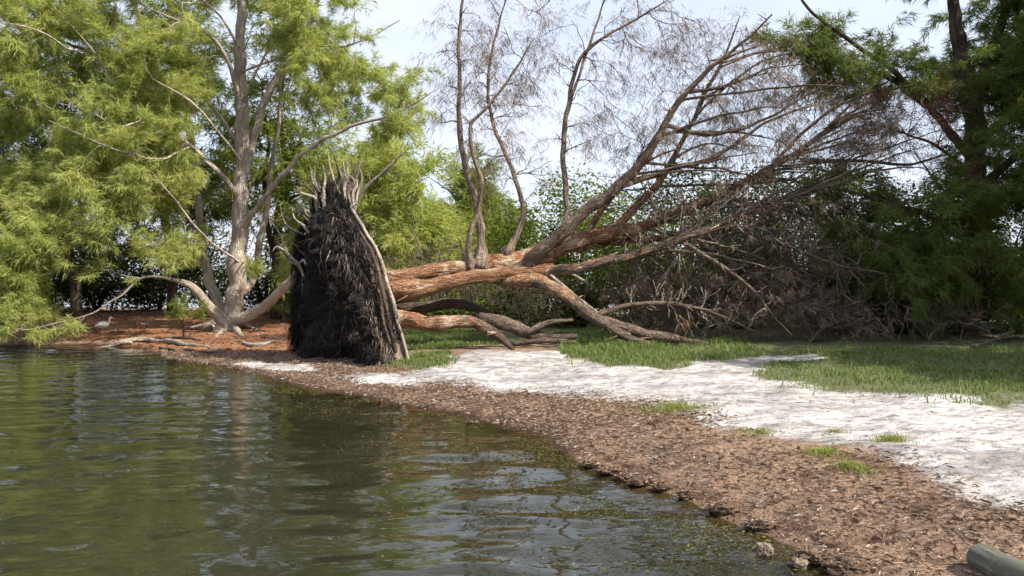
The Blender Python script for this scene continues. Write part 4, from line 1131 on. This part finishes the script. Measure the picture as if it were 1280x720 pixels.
brush('rusty dead foliage caught below the limbs of the forked tree', [E(1140, 150, 17.6, 1.1, 0.7, 0.7), E(1180, 210, 17.6, 0.9, 0.7, 0.8), E(1100, 170, 17.4, 1.0, 0.6, 0.5)], 260, 503, dead_red,
      [[(1215, 215, 18.1, .04), (1170, 180, 17.7, .035), (1110, 160, 17.4, .015)], [(1215, 250, 18.1, .04), (1180, 235, 17.7, .03), (1150, 200, 17.5, .015)]])
brush('pale thicket of bare twigs standing behind the fallen trunk', [E(560, 345, 20, 1.5, 0.8, 0.8), E(640, 370, 19.5, 1.6, 0.7, 0.7)], 220, 504, dead_needles,
      [[(600, 420, 19.5, .04), (590, 370, 19.6, .03), (575, 300, 19.8, .015)], [(545, 415, 20.0, .04), (535, 350, 20.3, .03), (515, 270, 20.8, .012)], [(660, 420, 19.3, .03), (650, 380, 19.4, .02), (640, 340, 19.5, .01)]])

# ------------------------------------------------------------------ grass, litter, weed
def scatter(poly, n, r, thr=0.0, seed=0, margin=0.0):
    lo, hi = poly.min(0), poly.max(0)
    out = []
    while sum(len(o) for o in out) < n:
        p = r.uniform(lo, hi, (n, 2))
        s = sdf(poly, p[:, 0], p[:, 1]) + margin + wob(p[:, 0], p[:, 1], 1.5, 81) * 0.9 + r.normal(0, 0.24, n)
        ok = s > 0
        if thr: ok &= (0.65 * wob(p[:, 0], p[:, 1], 1.7, seed + 5) + 0.5 * wob(p[:, 0], p[:, 1], 5.0, seed + 6) + 0.5) > thr * (0.15 + r.random(n))
        out.append(p[ok])
    return np.vstack(out)[:n]

def blades(mb, xy, r, h, w=0.006):
    n = len(xy)
    z = H(xy[:, 0], xy[:, 1]) - 0.01
    b = np.column_stack([xy, z])
    hh = (h * r.uniform(0.3, 1.2, n) * (0.35 + 1.3 * (wob(xy[:, 0], xy[:, 1], 2.6, 88) + 0.5)))[:, None]
    a = r.random(n) * 6.28
    lean = np.column_stack([np.cos(a), np.sin(a), np.zeros(n)]) * r.uniform(0.2, 1.3, n)[:, None]
    a2 = r.random(n) * 6.28
    sd = np.column_stack([np.cos(a2), np.sin(a2), np.zeros(n)]) * (w * r.uniform(0.6, 1.4, n))[:, None]
    up = np.array([0, 0, 1.0])
    m = b + (up * 0.6 + lean * 0.25) * hh
    t = b + (up * 0.9 + lean * 0.85) * hh
    V = np.stack([b - sd, b + sd, m + sd * 0.7, m - sd * 0.7, t], 1).reshape(-1, 3)
    c = np.repeat(r.random(n), 5)[:, None]
    i = np.arange(n)[:, None] * 5
    mb.add(V, tris=i + np.array([3, 2, 4]), quads=i + np.array([0, 1, 2, 3]), col=np.hstack([c, c, c, np.ones_like(c)]))

grass_mat = flake_mat('grass_blades', [(0.0, (0.07, 0.12, 0.03)), (0.6, (0.15, 0.225, 0.06)), (1.0, (0.36, 0.34, 0.16))], 0.4)
r = np.random.default_rng(601)
for poly, n, h, lab in [(GRASS[0], 9000, 0.13, 'bright green grass under the snapped stem behind the root plate'), (GRASS[1], 4500, 0.09, 'short bright grass at the near corner of the root plate'),
                        (GRASS[2], 20000, 0.13, 'green grass at the foot of the fallen crown'), (GRASS[3], 46000, 0.09, 'shaded green grass bank below the forked tree')]:
    mb = MB(); xy = scatter(poly, n, r, 0.6 if n < 10000 else 1.15, 7)
    xy = xy[(sdf(SAND3, xy[:, 0], xy[:, 1]) + r.normal(0, 0.08, len(xy))) < 0.02]
    blades(mb, xy, r, h)
    tag(mb.build('grass', grass_mat, smooth=False), lab, 'grass', kind='stuff')
tuft_mat = flake_mat('tuft_blades', [(0.0, (0.12, 0.15, 0.03)), (0.6, (0.26, 0.30, 0.07)), (1.0, (0.42, 0.40, 0.16))], 0.4)
for (px, py, rx, ry, n, lab) in [(845, 512, 0.62, 0.16, 1900, 'longest flat grass tuft, where weed litter meets white sand'), (1030, 566, 0.24, 0.10, 1000, 'bright grass tuft on the weed litter near the sand'),
                                (1070, 585, 0.16, 0.09, 700, 'small bright grass tuft nearest the water on the weed litter'), (1115, 551, 0.20, 0.07, 420, 'thin grass tuft on the open white sand'),
                                (1045, 540, 0.16, 0.06, 280, 'tiny grass tuft on the white sand left of the thin one'), (950, 541, 0.24, 0.07, 520, 'low grass tuft on the litter edge between two larger tufts')]:
    c = gp(px, py)
    a = r.random(n) * 6.28; q = np.abs(r.normal(0, 0.55, n))
    xy = np.column_stack([c[0] + np.cos(a) * q * rx, c[1] + np.sin(a) * q * ry * 2.2])
    z0 = float(H(c[0], c[1])[0])
    tf = empty('grass_tuft', (c[0], c[1], z0), lab, 'grass tuft', 'grass tufts on the sand and litter')
    mb = MB(); blades(mb, xy, r, 0.05, 0.0032)
    tag(mb.build('blades', tuft_mat, tf, smooth=False), kind='stuff')

def flakes(mb, xy, r, L, w, lift=0.012, zfun=None):
    n = len(xy)
    z = H(xy[:, 0], xy[:, 1]) if zfun is None else zfun(xy)
    b = np.column_stack([xy, z + lift * r.random(n)])
    a = r.random(n) * 6.28
    d = np.column_stack([np.cos(a), np.sin(a), r.normal(0, 0.14, n)])
    s = np.column_stack([-np.sin(a), np.cos(a), r.normal(0, 0.25, n)])
    Ls = (L * r.uniform(0.4, 1.5, n))[:, None] * 0.5; ws = (w * r.uniform(0.5, 1.5, n))[:, None] * 0.5
    bow = np.column_stack([np.zeros((n, 2)), r.uniform(0, 0.35, n)[:, None] * Ls])
    V = np.stack([b - d * Ls, b - s * ws + bow, b + d * Ls, b + s * ws + bow], 1).reshape(-1, 3)
    c = np.repeat(r.random(n), 4)[:, None]
    i = np.arange(n)[:, None] * 4
    mb.add(V, tris=np.vstack([i + np.array([0, 1, 2]), i + np.array([0, 2, 3])]), col=np.hstack([c, c, c, np.ones_like(c)]))

WR = np.vstack([SHORE[7:21], [(5.5, 2.6)], SAND[:11][::-1], gpoly([(520, 464), (400, 446), (330, 442), (230, 438)])])
litter_mat = flake_mat('weed_litter_mat', [(0.0, (0.095, 0.062, 0.043)), (0.45, (0.205, 0.138, 0.096)), (0.8, (0.335, 0.245, 0.175)), (1.0, (0.60, 0.52, 0.43))])
r = np.random.default_rng(611)
mb = MB()
xy = scatter(WR, 76000, r, 0.3, 17, 0.05)
xy = xy[shore_d(xy[:, 0], xy[:, 1]) > 0.03]
xy = xy[(np.maximum(sdf(SAND2, xy[:, 0], xy[:, 1]), sdf(SAND4, xy[:, 0], xy[:, 1])) + r.normal(0, 0.06, len(xy))) < 0]
near = xy[:, 1] < 8.5
k1 = r.random(near.sum()) < 0.7
flakes(mb, xy[near][k1], r, 0.034, 0.0042, 0.005)
flakes(mb, xy[near][~k1], r, 0.075, 0.0050, 0.008)
flakes(mb, xy[~near], r, 0.060, 0.008, 0.006)
tag(mb.build('weed_litter', litter_mat, smooth=False), 'brown band of dry weed litter along the waterline', 'litter', kind='stuff')
mb = MB()
xy = scatter(SAND, 1500, r, 0.9, 27, -0.05)
flakes(mb, xy, r, 0.04, 0.008, 0.004)
tag(mb.build('leaf_litter', litter_mat, smooth=False), 'scattered dark bits trodden into the white sand', 'litter', kind='stuff')

mb = MB()
xy = scatter(NEEDLES, 10000, r, 0.4, 37, 0.7)
xy = xy[shore_d(xy[:, 0], xy[:, 1]) > 0.05]
flakes(mb, xy, r, 0.14, 0.020, 0.012)
tag(mb.build('needle_litter', flake_mat('needle_litter_mat', [(0.0, (0.10, 0.05, 0.03)), (0.6, (0.27, 0.14, 0.08)), (1.0, (0.48, 0.36, 0.26))]), smooth=False), 'reddish fallen needles and twigs under the pale tree', 'litter', kind='stuff')

# floating and drowned eelgrass along the near shore
weed_mat = flake_mat('eelgrass_mat', [(0.0, (0.05, 0.045, 0.02)), (0.6, (0.11, 0.105, 0.035)), (1.0, (0.26, 0.24, 0.085))], 0.2)
mb = MB()
n = 46000
s_i = rng.random(n)
seg = SHORE[7:21]
cum = np.concatenate([[0], np.cumsum(np.linalg.norm(np.diff(seg, axis=0), axis=1))])
uu = r.random(n) * cum[-1]
sx = np.interp(uu, cum, seg[:, 0]); sy = np.interp(uu, cum, seg[:, 1])
off = r.gamma(1.6, 0.40, n) + 0.01
xy = np.column_stack([sx - off * 0.80, sy - off * 0.6])
dd = shore_d(xy[:, 0], xy[:, 1])
dens = wob(xy[:, 0], xy[:, 1], 1.3, 91) + 0.5
dens = 0.6 * dens + 0.4 * (wob(xy[:, 0], xy[:, 1], 4.5, 93) + 0.5)
xy = xy[(dd < -0.02) & (dens > 0.30 * r.random(n) + 0.34)]
flakes(mb, xy, r, 0.034, 0.006, 0.004, zfun=lambda q: np.full(len(q), 0.001))
tag(mb.build('eelgrass', weed_mat, smooth=False), 'yellow-green eelgrass floating in the shallows along the bank', 'seaweed', kind='stuff')

# ------------------------------------------------------------------ stones, weed lumps, post, driftwood, bird
def lump(name, label, cat, px, py, size, mat, seed, group=None, squash=0.6, rag=0.35, sink=0.3):
    import bmesh
    c = gp(px, py); z = max(-0.02, float(H(c[0], c[1])[0]))
    bm = bmesh.new(); bmesh.ops.create_icosphere(bm, subdivisions=4, radius=1.0)
    v = np.array([q.co[:] for q in bm.verts]); f = np.array([[q.index for q in fc.verts] for fc in bm.faces]); bm.free()
    nz = vnoise(v, 1.3, seed) * 0.5 + vnoise(v, 3.2, seed + 1) * 0.35 + vnoise(v, 7.5, seed + 2) * 0.3 + (vnoise(v, 15, seed + 3) - 0.5) * 0.3
    v = v * (1 + rag * (nz - 0.55) * 2)[:, None] * np.array([size[0], size[1], size[2]])
    v[:, 2] += size[2] * (1 - sink)
    mb = MB(); mb.add(v + np.array([c[0], c[1], z]), tris=f)
    o = tag(mb.build(name, mat, None, (c[0], c[1], z)), label, cat, group)
    if name == 'weed_clod':
        rr_ = np.random.default_rng(seed)
        m2 = MB(); k = rr_.integers(0, len(v), 420)
        vv = v[k] + np.array([c[0], c[1], z])
        flakes(m2, vv[:, :2], rr_, 0.035, 0.007, 0.008, zfun=lambda q: vv[:, 2])
        tag(m2.build('weed_strands', litter_mat, o, smooth=False), kind='stuff')
    return o
rock_mat = plain('oyster_rock', (0.035, 0.026, 0.018), (0.36, 0.29, 0.21), 40, 0.85, 1.0)
lump_mat = plain('weed_clod', (0.035, 0.022, 0.015), (0.20, 0.13, 0.085), 22, 0.95, 1.0)
lump('stone', 'ridged tan stone in the shallows at the waterline', 'stone', 956, 692, (0.045, 0.04, 0.048), rock_mat, 1, 'stones at the waterline', rag=0.7)
lump('stone', 'pale stone beside the dark weed clod at the waterline', 'stone', 997, 707, (0.05, 0.04, 0.036), rock_mat, 4, 'stones at the waterline', rag=0.7)
lump('weed_clod', 'long dark weed clod next to the pale stone', 'weed clod', 1028, 700, (0.10, 0.08, 0.035), lump_mat, 7, 'clods of matted weed along the waterline', rag=0.9)
for i, (px, py, s, lab) in enumerate([(738, 583, .09, 'leftmost clod of matted weed along the broken bank edge'), (762, 592, .10, 'second clod of matted weed along the broken bank edge'), (782, 600, .08, 'third clod of matted weed, in the middle of the row'),
                                      (804, 606, .10, 'fourth clod of matted weed along the broken bank edge'), (828, 612, .07, 'small rightmost clod of the weed row on the bank edge'),
                                      (862, 622, .08, 'lone clod of matted weed right of the row on the bank edge'), (590, 528, .06, 'lone dark weed clod in the shallows below the sand'), (905, 640, .11, 'broad dark weed clod halfway between the row and the stones'), (950, 660, .09, 'dark weed clod on the bank edge just above the ridged stone'), (1062, 716, .12, 'flat weed clod at the bottom edge right of the pale stone')]):
    lump('weed_clod', lab, 'weed clod', px, py, (s * 0.95, s * 0.75, s * 0.36), lump_mat, 20 + i * 3, 'clods of matted weed along the waterline', rag=0.9)

# the lying post at the lower right corner
def post():
    g_ = gp(1221, 706); a = np.array([g_[0], g_[1], 0]); b = a + np.array([0.16, -1.0, 0])
    r_ = 0.078
    a[2] = float(H(a[0], a[1])[0]) + r_ * 0.62; b[2] = float(H(b[0], b[1])[0]) + r_ * 0.8
    d = nrm(b - a); b = a + d * 2.2; b[2] = a[2] - 0.02
    mb = MB()
    s = np.concatenate([[0, 0.006, 0.016, 0.03], np.linspace(0.06, 2.2, 40)])
    rr = np.concatenate([[r_ * 0.80, r_ * 0.90, r_ * 0.97, r_], np.full(40, r_)])
    p = a + nrm(b - a) * s[:, None]
    tube(mb, p, rr, 28, 0.02, seed=3)
    m, nt, out = material('weathered_post')
    tc = attr(nt, 'tc').outputs['Vector']
    n1 = noise(nt, mapping(nt, tc, (1, 1, 0.12)), 30, 6, 0.7)
    n2 = noise(nt, tc, 6, 4, 0.6)
    col = ramp(nt, n1, [(0.3, (0.030, 0.038, 0.030)), (0.55, (0.085, 0.098, 0.075)), (0.8, (0.15, 0.15, 0.12))])
    col = mixc(nt, maprange(nt, n2, 0.45, 0.7), col, (0.085, 0.075, 0.05))
    col = mixc(nt, maprange(nt, noise(nt, mapping(nt, tc, (1, 1, 0.3)), 11, 6, 0.75, 0.8), 0.54, 0.62), col, (0.17, 0.16, 0.12))
    bs = nd(nt, 'ShaderNodeBsdfPrincipled', ins={'Base Color': col, 'Roughness': 0.75, 'Normal': bump(nt, n1, 0.6, 0.01)})
    nt.links.new(bs.outputs[0], out.inputs[0])
    tag(mb.build('timber_post', m, None, tuple(a)), 'grey-green round timber post lying at the lower right corner', 'post')
post()

def stick(label, rows, seed, mat=None, name='driftwood_branch', cat='driftwood', group='driftwood on the point'):
    P = []
    for (px, py, dz, ra) in rows:
        c = gp(px, py); P.append([c[0], c[1], float(H(c[0], c[1])[0]) + ra * 0.6 + dz, ra])
    S = catmull(np.array(P), max(10, 5 * len(P)))
    S[:, :3] += (np.stack([vnoise(S[:, :3], 2.5, k) for k in (1, 2, 3)], -1) - 0.5) * 0.08
    mb = MB(); tube(mb, S[:, :3], np.maximum(S[:, 3], .006), 8, 0.2, seed=seed)
    tag(mb.build(name, mat or root_pale, None, tuple(S[0, :3])), label, cat, group)
stick('long pale driftwood branch lying along the bank left of the tree foot', [(150, 431, .02, .07), (185, 428, .03, .06), (225, 432, .02, .055), (262, 435, 0, .04), (280, 440, 0, .02)], 1)
stick('short white driftwood piece at the water edge near the bird', [(126, 433, .0, .05), (150, 432, .02, .06), (166, 430, 0, .04)], 2)
stick('bent pale driftwood branch between the tree foot and the root plate', [(300, 428, .0, .04), (312, 433, .03, .045), (330, 432, .03, .04), (346, 427, .0, .02)], 3)
stick('dark driftwood pole under the long pale branch', [(200, 437, 0, .035), (240, 440, .01, .035), (275, 441, 0, .02)], 4, bark_dark)
stick('thin stick lying on the bank near the shadow of the root plate', [(190, 424, 0, .025), (230, 424, .02, .03), (262, 428, 0, .015)], 5, bark_grey)
stick('thin bare stick lying on the weed litter below the sand', [(985, 570, 0, .008), (1005, 566, .004, .008), (1022, 563, 0, .004)], 6, bark_grey, group=None)
stick('long bare stick lying on the shaded grass at the right edge', [(1276, 424, .25, .03), (1250, 430, .12, .03), (1215, 437, .05, .02)], 7, bark_grey, group=None)

# knotted surface roots round the pale tree's foot
KR = [[(283, 405, .10, .14), (264, 411, .0, .09), (250, 414, -.03, .04)], [(285, 408, .10, .16), (279, 415, .0, .10), (270, 420, -.03, .04)], [(288, 408, .10, .16), (296, 415, .0, .10), (303, 420, -.03, .04)],
      [(292, 405, .10, .14), (312, 411, .0, .08), (328, 414, -.03, .03)], [(280, 405, .10, .12), (255, 408, .0, .07), (238, 409, -.03, .03)]]
tree_root = [o for o in bpy.data.objects if o.name == 'casuarina_tree'][0]
for k, rows in enumerate(KR):
    P = []
    for (px, py, dz, ra) in rows:
        c = gp(px, py); P.append([c[0], c[1], float(H(c[0], c[1])[0]) + ra * 0.3 + dz, ra])
    S = catmull(np.array(P), 14)
    mb = MB(); tube(mb, S[:, :3], S[:, 3], 9, 0.25, seed=70 + k); mb.build('root', bark_pale, tree_root)

# small green sapling at the foot, left of the trunk
r = np.random.default_rng(77)
c = gp(230, 424); z = float(H(c[0], c[1])[0])
sp = empty('sapling', (c[0], c[1], z), 'small needle-leaved sapling in front of the pale tree, left of its foot', 'plant')
lb = []
for k in range(3):
    e = np.array([c[0] + (k - 1) * 0.22, c[1] + r.normal(0, 0.1), z + 0.75 - 0.1 * k])
    p = catmull(np.array([[c[0], c[1], z], [c[0] + (k - 1) * 0.05, c[1], z + 0.35], e]), 8)
    lb.append((p, np.linspace(0.03, 0.008, 8)))
    mb = MB(); tube(mb, p, lb[-1][1], 6, 0.1, seed=k); mb.build('stem', bark_dark, sp)
pth, _ = grow(skeleton(lb), fill([((c[0], c[1], z + 0.75), (0.45, 0.35, 0.3))], 14, r, 0.2), r, 0.015)
pts, dirs, scl = put_sprays(pth, r, 2.0, sc=(0.3, 0.5))
mb = MB(); sprays(mb, pts, dirs, scl, TM, r, 0.12, 0.011, 0.3); tag(mb.build('crown', leaf_mid, sp, smooth=False), kind='stuff')

# white wading bird on the bank under the low branches
def bird():
    c = gp(130, 419); z = float(H(c[0], c[1])[0])
    white = plain('white_plumage', (0.66, 0.64, 0.60), (0.84, 0.82, 0.78), 20, 0.8, 0.1)
    pink = plain('bird_bill_and_legs', (0.42, 0.16, 0.10), (0.55, 0.24, 0.15), 20, 0.6, 0.1)
    b0 = np.array([c[0], c[1], z])
    # profile walks tail -> body -> neck -> head as one continuous skin, facing right
    P = np.array([[-.27, 0, .235, .008], [-.22, 0, .255, .035], [-.14, 0, .275, .075], [-.05, 0, .285, .098], [.04, 0, .295, .095], [.10, 0, .315, .066], [.135, 0, .350, .036],
                  [.150, 0, .395, .025], [.150, 0, .435, .023], [.160, 0, .465, .026], [.185, 0, .482, .032], [.212, 0, .478, .026], [.228, 0, .472, .012]])
    S = catmull(P, 34)
    body = MB(); tube(body, S[:, :3] + b0, np.maximum(S[:, 3], .006), 14)
    ob = body.build('white_ibis', white, None, tuple(b0))
    tag(ob, 'small white wading bird standing on the dark bank under the low branches', 'bird')
    bl = np.array([[.222, 0, .474, .011], [.26, 0, .468, .009], [.30, 0, .448, .007], [.325, 0, .415, .003]])
    S = catmull(bl, 12); mb = MB(); tube(mb, S[:, :3] + b0, S[:, 3], 8); mb.build('bill', pink, ob)
    for s in (-1, 1):
        lg = np.array([[0, s * .035, .22, .012], [-.012, s * .035, .13, .007], [.0, s * .035, .02, .006], [.05, s * .035, .006, .004]])
        S = catmull(lg, 12); mb = MB(); tube(mb, S[:, :3] + b0, S[:, 3], 6); mb.build('leg', pink, ob)
    for s in (-1, 1):
        wg = np.array([[.07, s * .075, .31, .035], [-.03, s * .088, .295, .055], [-.13, s * .065, .265, .045], [-.235, s * .03, .235, .012]])
        S = catmull(wg, 16); mb = MB(); tube(mb, S[:, :3] + b0, S[:, 3] * 0.62, 10); mb.build('wing', white, ob)
bird()

# helper properties are not part of the scene
for o in bpy.data.objects:
    if '_o' in o: del o['_o']
